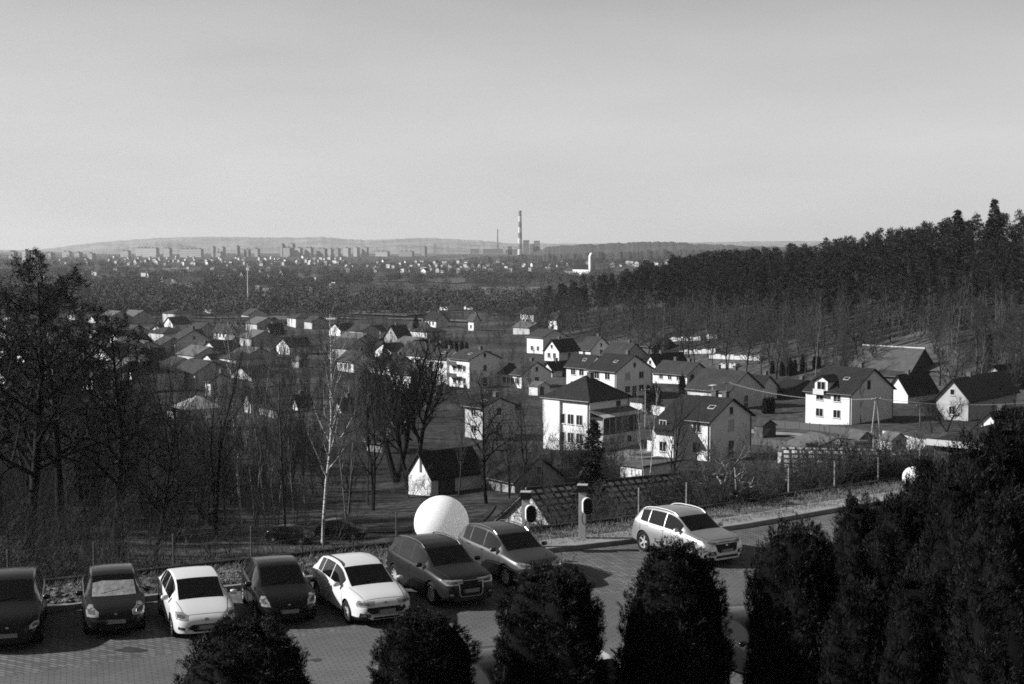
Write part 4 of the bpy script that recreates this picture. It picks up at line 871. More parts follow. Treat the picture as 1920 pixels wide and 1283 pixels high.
# ---- far suburb: small houses shared over a few meshes
sub = []
for i, (L1, L2, h, rs, ridge, wm, rm) in enumerate([(9, 9, 5, 3, 'L', plaster_s, roof_m), (10, 8, 4, 3.4, 'R', plaster, roof_d), (11, 9, 6, 2, 'H', plaster_g, roof_m), (12, 10, 4.5, 3, 'L', plaster_s, roof_l), (9, 12, 5, .4, 'F', plaster_g, roof_l)]):
    sub.append((wall_mesh(L1, L2, h, rs, ridge, wm), roof_mesh(L1, L2, h, rs, ridge, rm)))
g = np.random.default_rng(5)
bands = [(235, 640, 485, 499, 110), (640, 960, 493, 514, 72), (830, 1010, 500, 512, 24), (1140, 1260, 492, 504, 24), (400, 640, 503, 556, 18), (0, 230, 485, 500, 18), (60, 420, 500, 530, 14), (1020, 1110, 495, 515, 12)]
bx = np.concatenate([g.uniform(a, b, n) for a, b, c, d, n in bands]); by = np.concatenate([g.uniform(c, d, n) for a, b, c, d, n in bands]); BP = gp(bx, by)
for P in BP:
    i = g.integers(0, 5); e = empty('suburb_house', (P[0], P[1], P[2] + g.uniform(.5, 3)), R(g.choice([35, 45, 55, -40]) + g.uniform(-8, 8)), label='tiny pale house of the suburb spread over the far valley', cat='house', group='houses of the far suburb')
    s = g.uniform(.45, 1.0) * (1.0 if P[1] > 2500 else .85); e.scale = (s, s, s)
    obj('wall', sub[i][0], e); obj('roof', sub[i][1], e)
# ---- village filler houses on the valley floor left of the birches
fill = [(x, y) for x, y in zip(np.concatenate([g.uniform(0, 1000, 90), g.uniform(0, 480, 90)]), np.concatenate([g.uniform(603, 690, 90), g.uniform(606, 740, 90)]))]
used = [(h_[0], h_[1]) for h_ in HS]
for px, py in fill:
    if any(abs(px - a) < 26 and abs(py - b_) < 12 for a, b_ in used) or (560 < px < 1000 and py < 615) or (px > 820 and py > 630): continue
    used.append((px, py)); P = gp(px, py); i = g.integers(0, 4); e = empty('village_house', (P[0], P[1], P[2] - .3), R(g.uniform(30, 50)), label=['small sand-walled house with gabled roof', 'small white house with black roof', 'small grey house with hipped roof', 'small sand-walled house with pale roof'][i] + (' along the valley road' if py < 625 else ' in the middle rows of the village' if py < 665 else ' in the near rows of the village'), cat='house', group='small houses of the village')
    s = g.uniform(.75, 1.0); e.scale = (s, s, s * .8); obj('wall', sub[i][0], e); obj('roof', sub[i][1], e)
# ---- tower blocks of the town on the horizon
def block(x0, x1, yt, yb, lab, D=None, tone=None, secs=1):
    C = gp((x0 + x1) / 2, yb) if D is None else np.array([*at((x0 + x1) / 2, yb, D)]); s = C[1] / FPX; w = (x1 - x0) * s; h = (yb - yt) * s
    e = empty('apartment_block', C, R(g.uniform(-42, -30)), label=lab, cat='apartment block'); w = (w - 9) / .82 if w > 26 else w * .8; tone = tone or [plaster_o, plaster_o, M('block_wall', .3, .85, .05, .6)][g.integers(0, 3)]
    MB().box(-w / 2, w / 2, 0, 13, -25, h).build('wall', tone, e)
    m = MB()
    for k in range(max(1, int(h / 6))):
        z = h - 3 - k * 6
        if z > 0: m.box(-w / 2 + 1, w / 2 - 1, -.15, -.01, z, z + 1.4)
    m.build('windows_band', M('block_windows', .3, .4), e)
    m = MB(); 
    for k in range(secs): x = -w / 2 + w * (k + .5) / secs; m.box(x - 2, x + 2, 4, 9, h + .31, h + 3)
    m.box(-w / 2 - .3, w / 2 + .3, -.3, 13.3, h + .01, h + .3); m.build('roof', roof_m, e)
BL = [(38, 52, 470, 495, 'left tower of the pair closest to the alder'), (54, 71, 470, 496, 'second tower of the pair closest to the alder'), (12, 30, 472, 488, 'grey block at the edge of the town'), (80, 100, 474, 486, 'low grey block behind the tower pair'), (112, 134, 472, 484, 'low block between trees in the town'), (136, 152, 474, 485, 'short block beside the long low ones'), (160, 176, 475, 486, 'small block before the long slab blocks'),
      (222, 244, 471, 483, 'shorter slab at the start of the long blocks'), (245, 302, 465.5, 483, 'long slab block, widest in the town'), (303, 321, 466, 482, 'slab block between the two long ones'), (333, 381, 467, 484, 'second long slab block with many stairwells'),
      (395, 401, 463, 482, 'thin tower behind the flats'), (414, 419, 464, 482, 'slender tower at the middle of the town'), (400, 418, 474, 483, 'low flats under the slender towers'), (441, 446, 462, 482, 'narrow tower standing apart'), (455, 468, 468, 482, 'small block right of the narrow tower'), (475, 485, 467, 481, 'small pale block before the four towers'),
      (527, 547, 465, 484, 'first of four pale towers in a row'), (549, 566, 465, 484, 'second of four pale towers in a row'), (568, 586, 465, 484, 'third of four pale towers in a row'), (590, 612, 466.5, 484, 'fourth of four pale towers in a row'),
      (524, 531, 458, 482, 'tall tower peeping over the row of four'), (537, 552, 457, 482, 'twin tall towers behind the row of four'), (614, 622, 467, 482, 'thin block just past the four towers'), (626, 636, 466, 481, 'grey block past the four towers'), (640, 656, 465, 479, 'distant block east of the towers'), (660, 672, 464, 478, 'distant block near the striped chimney road'), (676, 690, 464, 478, 'pale distant block among low flats'),
      (745, 775, 471, 480, 'wide low hall of the industrial quarter'), (790, 798, 463, 478, 'silo block before the far hills'), (700, 730, 472, 480, 'low pale hall near the silo block')]
for x0, x1, yt, yb, lab in BL: block(x0, x1, yt, yb, 'far off ' + lab, D=None if yb > 484 else 4700 + (484 - yb) * 60, secs=max(1, int((x1 - x0) / 9)))
# ---- power station: striped chimney, thin chimney, boiler house
white = M('chimney_white', .8, .7); redband = M('chimney_band', .22, .8)
D = 5600; b0 = at(975, 478, D); top = at(975, 395, D).z
e = empty('striped_chimney', b0, label='very tall chimney with pale and dark bands on the horizon', cat='chimney')
n = 8; H_ = top - b0.z
for i in range(n):
    z0, z1 = H_ * i / n, H_ * (i + 1) / n; r = lambda z: 9.3 - 3.6 * z / H_
    MB().lathe([(0, z0 + .02), (r(z0), z0 + .02), (r(z1), z1), (0, z1)], 20).build('band', white if i % 2 == 0 else redband, e)
b1 = at(933, 478, D); e = empty('thin_chimney', b1, label='thin dark chimney left of the striped one', cat='chimney'); H1 = at(933, 431, D).z - b1.z
MB().tube((0, 0, 0), (0, 0, H1), 3.2, 1.9, n=12).build('shaft', redband, e); MB().tube((0, 0, H1 + .01), (0, 0, H1 + 2), 2.3, 2.3, n=12).build('rim', roof_d, e)
for i, (px, yt, r) in enumerate([(942, 460, 1.5), (1018, 459, 1.6), (1025, 460, 1.4), (1029, 458, 1.2), (1017, 455, .6)]):
    b = at(px, 476, D - 100); e = empty('lattice_mast' if i == 4 else 'small_stack', b, label=['short pale stack by the thin chimney', 'first of three slim stacks east of the power station', 'middle one of three slim stacks east of the power station', 'last of three slim stacks east of the power station', 'thin mast beside the slim stacks'][i], cat='stack')
    H1 = at(px, yt, D - 100).z - b.z; MB().tube((0, 0, 0), (0, 0, H1), r * 1.3, r, n=8).build('shaft', white, e)
for x0, x1, yt, yb, lab, mt in [(981, 992, 452, 476, 'tall grey boiler house right beside the striped chimney', plaster_g), (1001, 1012, 453, 474, 'pale tower building of the power station', plaster), (882, 898, 468, 472, 'bright low hall before the thin chimney', plaster), (906, 942, 468, 472.5, 'long bright hall between the chimneys', plaster), (948, 970, 469, 473, 'bright hall at the foot of the striped chimney', plaster), (994, 1002, 459, 474, 'conveyor house of the power station', plaster_g), (1000, 1012, 464, 474, 'bright annex of the power station', plaster), (952, 960, 463, 472, 'small tower hall beside the striped chimney', plaster_s)]:
    C = at((x0 + x1) / 2, yb + 6, D - 150); s = D / FPX; e = empty('plant_building', C, 0, label=lab, cat='industrial building'); w = (x1 - x0) * s; h = (yb + 6 - yt) * s
    MB().box(-w / 2, w / 2, 0, 25, 0, h).build('wall', mt, e); MB().box(-w / 2 - .4, w / 2 + .4, -.4, 25.4, h + .01, h + 1).build('roof', roof_m, e)
# ---- church with white tower
C = gp(1103, 519); s = C[1] / FPX; e = empty('church', C, R(42), label='church with slender white slab tower beyond the wood', cat='church')
MB().prism([(0, -3), (16 * s * 1.2, -3), (16 * s * 1.2, 14 * s), (8 * s * 1.2, 21 * s), (0, 14 * s)], 0, 42 * s, 'y').build('nave', plaster, e)
MB().prism([(-.5, 13.6 * s), (8 * s * 1.2, 21.6 * s), (16 * s * 1.2 + .5, 13.6 * s), (8 * s * 1.2, 22.4 * s)], -.5, 42 * s + .5, 'y').build('roof', roof_d, e)
tw = MB(); tw.prism([(0, -3), (4.6 * s, -3), (4.6 * s, 45 * s), (0, 38 * s)], -5 * s, -.5 * s, 'y'); tw.build('tower', plaster, e); MB().box(4.7 * s, 7 * s, -5 * s, -.6 * s, -3, 43 * s).build('tower_slab', plaster_g, e)
MB().box(3 * s, 3.5 * s, -3 * s, -2.7 * s, 42 * s, 48 * s).box(2.2 * s, 4.3 * s, -3 * s, -2.7 * s, 46 * s, 46.5 * s).build('cross', frame_d, e)
for px, py, lab in [(1068, 516, 'parish house beside the church'), (1075, 517, 'white house touching the parish house')]:
    P = gp(px, py); e = empty('parish_house', P, R(40), label=lab, cat='house'); obj('wall', sub[0][0], e); obj('roof', sub[0][1], e)
# slender mast in the valley
P = gp(465, 578); e = empty('mast', P, label='thin white mast standing in the valley woods', cat='mast'); H1 = P[1] * (578 - 493) / FPX
MB().tube((0, 0, 0), (0, 0, H1), .38, .2, n=8).build('shaft', white, e); MB().box(-.3, .3, -.3, .3, H1, H1 + .5).build('lamp_head', frame_d, e)
# ---- hills on the horizon
def ridge(name, prof, D, depth, amp, mat, seed, n=600):
    px = np.array([p[0] for p in prof], float); py = np.array([p[1] for p in prof], float); q = np.linspace(px[0], px[-1], n); yy = np.interp(q, px, py)
    d = ray(q, yy); t = D / d[:, 1]; X = d[:, 0] * t; Z = d[:, 2] * t + vnoise(q / 9, q * 0, seed) * amp + vnoise(q / 2.2, q * 0, seed + 1) * amp * .5
    rowsY = np.array([-1.0, -.75, -.5, -.25, -.08, 0, .15, 1.0]); hz = np.array([0, .18, .45, .78, .97, 1, .97, .0]); V = []
    for r, k in zip(rowsY, hz):
        f = (D + r * depth) / D; V.append(np.stack([X * f, np.full(n, D + r * depth), -60 + (Z + 60) * k + vnoise(q / 14, q * 0 + r * 5, seed + 2) * amp * (0 if k in (0, 1) else 1.5)], -1))
    V = np.concatenate(V); m = len(rowsY); F = [[j * n + i, j * n + i + 1, (j + 1) * n + i + 1, (j + 1) * n + i] for j in range(m - 1) for i in range(n - 1)]
    obj(name, npmesh(name, V, F, mat, True), kind='structure')
hm = M('hill_haze_tone', .24, .95, .4, .004)  # far hills paled in their colour to stand in for thicker haze
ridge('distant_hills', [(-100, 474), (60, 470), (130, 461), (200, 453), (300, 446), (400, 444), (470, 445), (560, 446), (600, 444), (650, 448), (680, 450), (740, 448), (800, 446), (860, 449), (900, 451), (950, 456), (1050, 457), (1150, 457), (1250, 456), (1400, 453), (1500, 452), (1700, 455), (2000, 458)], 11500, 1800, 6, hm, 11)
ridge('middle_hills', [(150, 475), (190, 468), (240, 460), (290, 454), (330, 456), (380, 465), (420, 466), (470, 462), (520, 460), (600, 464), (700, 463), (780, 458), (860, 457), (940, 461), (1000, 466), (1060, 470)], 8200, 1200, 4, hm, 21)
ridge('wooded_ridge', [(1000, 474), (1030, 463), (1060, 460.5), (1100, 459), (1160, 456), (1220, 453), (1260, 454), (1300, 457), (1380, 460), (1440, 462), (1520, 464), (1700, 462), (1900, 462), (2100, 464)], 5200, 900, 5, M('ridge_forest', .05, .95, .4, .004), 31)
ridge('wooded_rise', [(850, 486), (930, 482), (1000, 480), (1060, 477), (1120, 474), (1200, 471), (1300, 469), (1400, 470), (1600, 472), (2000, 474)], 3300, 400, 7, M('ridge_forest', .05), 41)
# ---- fields, roads, yards
field = M('pale_field', .17, .95, .3, .05); road_m = M('gravel_road', .30, .95, .2, .8); yard = M('yard_ground', .2, .95, .4, .5); grassm = M('meadow', .075, .95, .5, .4)
drape('meadow_field', [(640, 557), (700, 548), (820, 543), (900, 540), (1000, 540), (1090, 545), (1080, 552), (960, 553), (800, 556), (700, 560)], field, .6, 10)
drape('dry_field', [(308, 548), (318, 541), (385, 541), (382, 547)], field, .6, 10); drape('track_field', [(318, 536), (322, 524), (332, 530), (376, 540), (370, 542)], M('sand_track', .4, .9), .5, 10)
drape('far_field', [(205, 502), (240, 497), (262, 501), (240, 504)], field, .6, 20)
pf2 = M('meadow_far', .11, .95, .3, .03)
for k_, q in enumerate([[(60, 520), (180, 514), (230, 520), (150, 528)], [(430, 520), (540, 513), (640, 516), (560, 526)], [(240, 508), (330, 503), (390, 507), (300, 513)], [(700, 528), (830, 521), (950, 523), (860, 532)], [(520, 563), (600, 558), (660, 560), (600, 568)], [(0, 560), (110, 552), (140, 560), (60, 572)], [(640, 590), (760, 583), (820, 588), (760, 596)], [(660, 480), (760, 476), (860, 477), (800, 482)], [(820, 486), (900, 483), (960, 485), (900, 489)]]): drape('meadow_far', q, pf2 if k_ % 2 else field, .7, 12)
strip('valley_road', [(-40, 601), (200, 597), (640, 598), (900, 606)], 7, M('road_pale', .2, .9), .6)
drape('clearing_field', [(1560, 712), (1640, 668), (1700, 632), (1735, 616), (1760, 636), (1800, 668), (1880, 700), (1860, 722), (1760, 700), (1700, 700)], M('clearing_grass', .10, .95, .5, .12), .25, 3)
drape('bright_yard', [(1140, 858), (1190, 835), (1240, 838), (1225, 872), (1170, 880)], yard, .12)
strip('village_road', [(1195, 760), (1250, 775), (1330, 800), (1420, 812), (1560, 828), (1680, 850), (1790, 880)], 4.2, road_m, .14)
drape('gravel_yard', [(1590, 822), (1700, 828), (1745, 842), (1742, 872), (1660, 860), (1610, 842)], road_m, .1)
drape('meadow_slope', [(560, 965), (640, 945), (780, 938), (930, 950), (900, 985), (760, 1000), (640, 1000), (560, 1000)], M('slope_grass', .05, .95, .6, .9, .6, lo=.38, hi=.62), .1, 1.5)
drape('garden_lawn', [(1425, 790), (1500, 800), (1600, 815), (1590, 825), (1480, 820), (1420, 806)], grassm, .1)
# white sheet rows by the wood edge
for i, (x0, y0, x1, y1) in enumerate([(1256, 640, 1318, 638), (1328, 635, 1348, 634), (1278, 664, 1346, 662), (1334, 672, 1430, 676), (1352, 690, 1384, 690)]):
    a = gp(x0, y0); b = gp(x1, y1); d = Vector((b[0] - a[0], b[1] - a[1], 0)); L = d.length; m = MB(); n = 8
    for k in range(n): m.box(L * k / n + .1, L * (k + 1) / n - .05, -.8, .8, 0, 1.0 + .25 * (k % 2))
    e = m.build('sheet_cover', roof_w); e.location = (a[0], a[1], a[2] - .1); e.rotation_euler = (0, math.atan2(b[2] - a[2], L) * -1, math.atan2(d.y, d.x)); tag(e, ['top row of white covers against the wood edge', 'short piece of white covers next to the top row', 'middle row of white covers in the plot by the wood', 'longest row of white covers in the plot by the wood', 'small pile of white sheets near the low sheds'][i], 'garden cover')
# walls and fences of the village
def wall_run(name, pts, h, mat, lab, cat='fence', post=None, th=.12):
    P = gp(np.array([p[0] for p in pts]), np.array([p[1] for p in pts])); e = empty(name, P[0], label=lab, cat=cat); m = MB(); o = Vector(P[0])
    pm = MB()
    for a, b in zip(P[:-1], P[1:]):
        a = Vector(a) - o; b = Vector(b) - o; n = max(1, int((b - a).length / 2.4)); nn = Vector((-(b - a).y, (b - a).x, 0)).normalized() * th / 2
        for k in range(n):
            p = a.lerp(b, k / n); q = a.lerp(b, (k + 1) / n - .03 / n); up = Vector((0, 0, h)); dn = Vector((0, 0, -.4))
            m.add([p - nn + dn, q - nn + dn, q + nn + dn, p + nn + dn, p - nn + up, q - nn + up, q + nn + up, p + nn + up], [(3, 2, 1, 0), (4, 5, 6, 7), (0, 1, 5, 4), (1, 2, 6, 5), (2, 3, 7, 6), (3, 0, 4, 7)])
            if post: pq = MB().tube(p + dn, p + Vector((0, 0, h + .15)), .09, n=6); pm.add(pq.v, pq.f)
    m.build('panel', mat, e)
    if post: pm.build('post_row', post, e)
wall_run('concrete_fence', [(1182, 772), (1215, 776), (1247, 782)], 1.7, plaster_g, 'pale concrete panel fence right of the hipped house', post=plaster_g)
wall_run('garden_wall', [(1655, 830), (1690, 838), (1738, 850)], 1.7, plaster_s, 'whitewashed yard wall beside the leaning poles', 'wall')
wall_run('garden_fence', [(1420, 800), (1500, 806), (1596, 818), (1640, 826)], 1.2, frame_d, 'dark board fence in front of the dormer house', post=frame_d)
wall_run('garden_fence', [(1408, 832), (1440, 836), (1475, 842)], 1.0, frame_d, 'curved dark picket fence beside the two-gabled house', post=frame_d)
g = np.random.default_rng(17); k_ = 0
for i in range(14):
    px, py = g.uniform(200, 1000), g.uniform(640, 800); dx, dy = g.uniform(30, 60), g.uniform(-5, 9)
    wall_run('garden_fence', [(px, py), (px + dx, py + dy)], 1.2, [frame_d, plaster_o, plaster_g][i % 3], 'low garden fence between the village houses'); bpy.context.scene.objects
for o_ in [o_ for o_ in COL.objects if o_.get('label') == 'low garden fence between the village houses']: o_['group'] = 'low fences of the village gardens'
for i, (px, py) in enumerate([(1430, 822), (1672, 853), (1230, 850), (820, 742), (700, 745), (1008, 742), (420, 690), (560, 690), (330, 790), (1610, 850)]):
    P = gp(px, py); s_ = g.uniform(.8, 1.2); e = empty('garden_shed', P, R(g.uniform(20, 60)), label=['small shed by the village road bend', 'little hut on the gravel yard', 'small hut beside the garage', 'small shed under the balconied house', 'small shed behind the black oaks', 'hut between the balconied and the hipped roof house', 'hut near the white birch top', 'hut in the fields behind the tall birch', 'hut near the carport', 'wooden box hut by the whitewashed wall'][i], cat='shed')
    obj('wall', wall_mesh(2.6 * s_, 3.2 * s_, 1.9, .8, 'L', [brickd, plaster_o, plaster_g][i % 3]), e); obj('roof', roof_mesh(2.6 * s_, 3.2 * s_, 1.9, .8, 'L', [roof_m, roof_l][i % 2], .25, .08), e); door(e, 1.2, 0, 0, .8, 1.75, 0)
# poles and overhead wires
wood = M('pole_wood', .16, .9, .3, 3); concp = M('pole_concrete', .36, .9, .2, 3)
POLES = {}
def pole(key, px, pb, pt, lab, mat=concp, A=False, Y=None):
    P = gp(px, pb) if Y is None else np.array([*at(px, pb, Y)]); H = P[1] * (pb - pt) / FPX; e = empty('utility_pole', P, R(20), label=lab, cat='pole')
    if A: MB().tube((-.9, 0, -.5), (-.1, 0, H), .13, .1).build('leg', mat, e); MB().tube((.9, 0, -.5), (.1, 0, H), .13, .1).build('leg', mat, e)
    else: MB().tube((0, 0, -.5), (0, 0, H), .14, .09).build('shaft', mat, e)
    MB().box(-.8, .8, -.06, .06, H - .3, H - .18).build('crossarm', mat, e)
    for x in (-.7, 0, .7): MB().lathe([(0, 0), (.05, 0), (.06, .08), (.03, .16), (0, .16)], 8, (x, 0, H - .18)).build('insulator', M('insulator', .5, .3), e)
    POLES[key] = Vector((P[0], P[1], P[2] + H - .1))
pole('a', 1642, 828, 745, 'leaning twin-leg pole by the yard wall', A=True)
pole('b', 1210, 800, 728, 'slim concrete pole beside the pale concrete fence'); pole('c', 1363, 772, 716, 'pole carrying wires past the broad pale roof', wood)
pole('d', 1725, 800, 758, 'short pole in the yard above the white wall', wood); pole('f', 760, 845, 790, 'pale post standing behind the little barn', plaster_s)
def wire(a, b, sag, lab, r=.018, off=(0, 0, 0)):
    A = a + Vector(off); B = b + Vector(off); m = MB(); n = 14; P = [A.lerp(B, i / n) - Vector((0, 0, sag * 4 * (i / n) * (1 - i / n))) for i in range(n + 1)]
    for p, q in zip(P[:-1], P[1:]): m.tube(p, q, r, n=4, cap=False)
    m.build('overhead_wire', M('wire_pale', .35, .5), label=lab, cat='wire', group='overhead wires of the village')
for k, l in (((0, 0, 0), 'upper wire'), ((.6, .2, -.05), 'lower wire')):
    wire(POLES['c'], POLES['a'], 1.2, l + ' from the leaning pole to the pole by the broad roof', off=k)
    wire(POLES['b'], POLES['c'], .9, l + ' between the slim concrete pole and the broad roof pole', off=k)
    wire(POLES['a'], POLES['a'] + Vector((26, -8, 1)), 1.0, l + ' running from the leaning pole towards the old gabled house', off=k)
# ---------------------------------------------------------------- cars
def paint(n, v, metal=0.0, rough=.2): return M('paint_' + n, v, rough, metal=metal, coat=.12, spec=.3)
car_glass = M('car_glass', .003, .05, spec=.3); black_pl = M('black_plastic', .02, .55); rubber = M('rubber', .018, .85); alloy = M('alloy', .6, .35, metal=.3)
chrome = M('chrome', .62, .12, metal=1.0); lampg = M('headlight_glass', .45, .12, metal=.35, coat=1.0); arch_m = M('wheel_well', .006, .95); plate_m = M('number_plate', .3, .5); red_l = M('tail_lamp', .08, .15, coat=.5)
def body_mesh(t):
    L, Wd, Hh = t['L'], t['W'], t['H']; hw = Wd / 2
    top = t['top']; xs_t = [p[0] for p in top]; zs_t = [p[1] for p in top]
    belt = t['belt']; wp = t['wp']; cowl, head, rr, tg = t['cowl'], t['head'], t['rear'], t['tail']; rw = t['rw'] * hw
    keyx = sorted(set([0, .015, .05, .1, .18, .3, .45, .65, .9, cowl, cowl + .12, cowl + .25, head - .25, head - .1, head, head + .1, head + .3, rr - .3, rr - .1, rr, rr + .12, tg - .15, tg, L - .3, L - .18, L - .1, L - .04, L] + list(np.arange(1.1, L - .2, .16)) + [v for w in t['win'] for v in w]))
    xs = [keyx[0]]
    for x in keyx[1:]:
        if x - xs[-1] > .012: xs.append(x)
    # smooth interpolation of the top profile
    def sm(x, X, Z, r=.05): return sum(np.interp(x + d * r, X, Z) for d in (-1, -.5, 0, .5, 1)) / 5
    secs = []
    for x in xs:
        zt = float(sm(x, xs_t, zs_t, .06)) if .1 < x < L - .1 else float(np.interp(x, xs_t, zs_t)); zb = float(np.interp(x, *zip(*belt))); w = hw * float(sm(x, *zip(*wp), .05)) if .2 < x < L - .2 else hw * float(np.interp(x, *zip(*wp))); z0 = float(np.interp(x, [0, .25, .9, L - .9, L - .2, L], [.26, .2, .18, .18, .24, .32]))
        zb = min(zb, zt - .05 if zt - .05 > z0 + .15 else z0 + .15)
        c = min(max((zt - zb - .06) / .32, 0), 1); dz = zt - zb; mid = z0 + (zb - z0) * .5
        cw = lambda a, b: a + (b - a) * c
        s = [(0, z0), (w * .80, z0), (w * .93, z0 + .03), (w * .975, z0 + .12), (w * .985, mid - .05), (w * 1.0, mid + .10), (w * .992, zb - .10), (w * .965, zb - .02), (w * cw(.93, .925), zb + dz * cw(.12, .02)),
             (cw(w * .88, w * .93 + (rw + .05 - w * .93) * .5), zb + dz * cw(.35, .46)), (cw(w * .82, rw + .045), zb + dz * cw(.58, .87)), (cw(w * .72, rw), zb + dz * cw(.78, .955)), (cw(w * .55, rw * .84), zt - cw(.09 * dz, .012)), (cw(w * .28, rw * .42), zt - .002), (0, zt)]
        secs.append(s)
    m = len(secs[0]); n = len(xs); V = []; 
    for x, s in zip(xs, secs):
        for y, z in s: V.append((L / 2 - x, y, z))
        for y, z in s[1:-1][::-1]: V.append((L / 2 - x, -y, z))
    k = 2 * m - 2; F = []; mi = []
    sidewin = t['win']
    for i in range(n - 1):
        xc = (xs[i] + xs[i + 1]) / 2
        for j in range(k):
            a = i * k + j; b = i * k + (j + 1) % k; F.append((a, b, b + k, a + k)); jj = j if j < m - 1 else k - 1 - j; side = 0 if j < m - 1 else 1; g_ = 0
            if jj >= 11 and cowl + .02 < xc < head: g_ = 1
            if jj >= 11 and rr < xc < tg: g_ = 2
            if jj in (8, 9):
                for q, (wa, wb) in enumerate(sidewin):
                    if wa < xc < wb: g_ = 3 + q * 2 + side
            if t.get('glassroof') and jj >= 12 and head <= xc <= rr: g_ = 0
            if t.get('clad') and jj <= 2: g_ = 20
            mi.append(g_)
    F.append(tuple(range(k))[::-1]); mi.append(0); F.append(tuple(range((n - 1) * k, n * k))); mi.append(0)
    me = bpy.data.meshes.new('car_body'); me.from_pydata(V, [], F)
    for q in range(24): me.materials.append(MATS['rubber'])
    me.polygons.foreach_set('material_index', mi)
    bm = bmesh.new(); bm.from_mesh(me); bmesh.ops.recalc_face_normals(bm, faces=bm.faces[:]); bm.to_mesh(me); bm.free(); return me
def bvh_of(me):
    return BVHTree.FromPolygons([v.co.copy() for v in me.vertices], [tuple(p.vertices) for p in me.polygons])
_c0 = {}
def C0(bv, ang):
    '''reference point of a view direction: the corner of the body at lamp height'''
    if ang in (0, 180): return Vector((0, 0, 0))
    k = (id(bv), ang)
    if k not in _c0:
        f = 1 if ang < 90 else -1; h = bv.ray_cast(Vector((f * 5, -.62, .72)), Vector((-f, 0, 0))); p = h[0] if h[0] else Vector((f * 2, -.62, .7)); _c0[k] = Vector((p.x, p.y, 0)); KEEP.append(bv)
    return _c0[k]
KEEP = []
def patch(bv, pts, ang, off=.006, thick=.018, mirror=False, cuts=4):
    """polygon drawn looking at the car from direction ang (0 front, 90 its right side), laid on the body"""
    a = R(ang); ex = Vector((cos(a), -sin(a), 0)); es = Vector((sin(a), cos(a), 0)) * -1
    bm = bmesh.new(); bm.faces.new([bm.verts.new((p[0], p[1], 0)) for p in pts]); bmesh.ops.triangulate(bm, faces=bm.faces[:]); bmesh.ops.subdivide_edges(bm, edges=bm.edges[:], cuts=cuts, use_grid_fill=True)
    bad = []
    for v in bm.verts:
        o = C0(bv, ang) + ex * 6 + es * v.co.x + Vector((0, 0, v.co.y)); h = bv.ray_cast(o, -ex)
        if h[0] is None: bad.append(v); continue
        v.co = h[0] + ex * off
    bmesh.ops.delete(bm, geom=bad, context='VERTS')
    if mirror:
        for v in bm.verts: v.co.y *= -1
    bmesh.ops.recalc_face_normals(bm, faces=bm.faces[:])
    # give it body: extrude inwards
    r = bmesh.ops.extrude_face_region(bm, geom=bm.faces[:]); e2 = ex.copy()
    if mirror: e2.y *= -1
    for v in [g_ for g_ in r['geom'] if isinstance(g_, bmesh.types.BMVert)]: v.co -= e2 * thick
    bmesh.ops.recalc_face_normals(bm, faces=bm.faces[:])
    me = bpy.data.meshes.new('patch'); bm.to_mesh(me); bm.free(); me.polygons.foreach_set('use_smooth', [False] * len(me.polygons)); return me
def wheel_meshes(Rw, spokes, style=0):
    w = .1; ty = MB().lathe([(Rw * .66, -w), (Rw * .93, -w), (Rw, -w * .75), (Rw, w * .75), (Rw * .93, w), (Rw * .66, w), (Rw * .66, -w)], 36).mesh('tyre', rubber, True)
    rim = MB().lathe([(Rw * .66, -w * .9), (Rw * .66, w * .85), (Rw * .615, w * .85), (Rw * .6, w * .5), (Rw * .6, -w * .9)], 36)
    rim.lathe([(0, w * .55), (Rw * .13, w * .55), (Rw * .14, w * .3), (0, w * .3)], 16)
    for i in range(spokes):
        a = 2 * pi * i / spokes; c, s = cos(a), sin(a); hw0, hw1 = Rw * (.075 if spokes > 6 else .1), Rw * (.05 if spokes > 6 else .085)
        q = []
        for r, h_, z in ((Rw * .1, hw0, w * .5), (Rw * .63, hw1, w * .72)):
            for sg in (-1, 1): q.append((r * c - sg * h_ * s, r * s + sg * h_ * c, z))
        q2 = [(x, y, z - .035) for x, y, z in q]; rim.add(q + q2, [(0, 1, 3, 2), (4, 6, 7, 5), (0, 4, 5, 1), (2, 3, 7, 6), (0, 2, 6, 4), (1, 5, 7, 3)])
    disc = MB().lathe([(0, -w * .5), (Rw * .6, -w * .5), (Rw * .6, -w * .45), (0, -w * .45)], 24).mesh('brake_disc', arch_m)
    return ty, rim.mesh('rim', alloy), disc
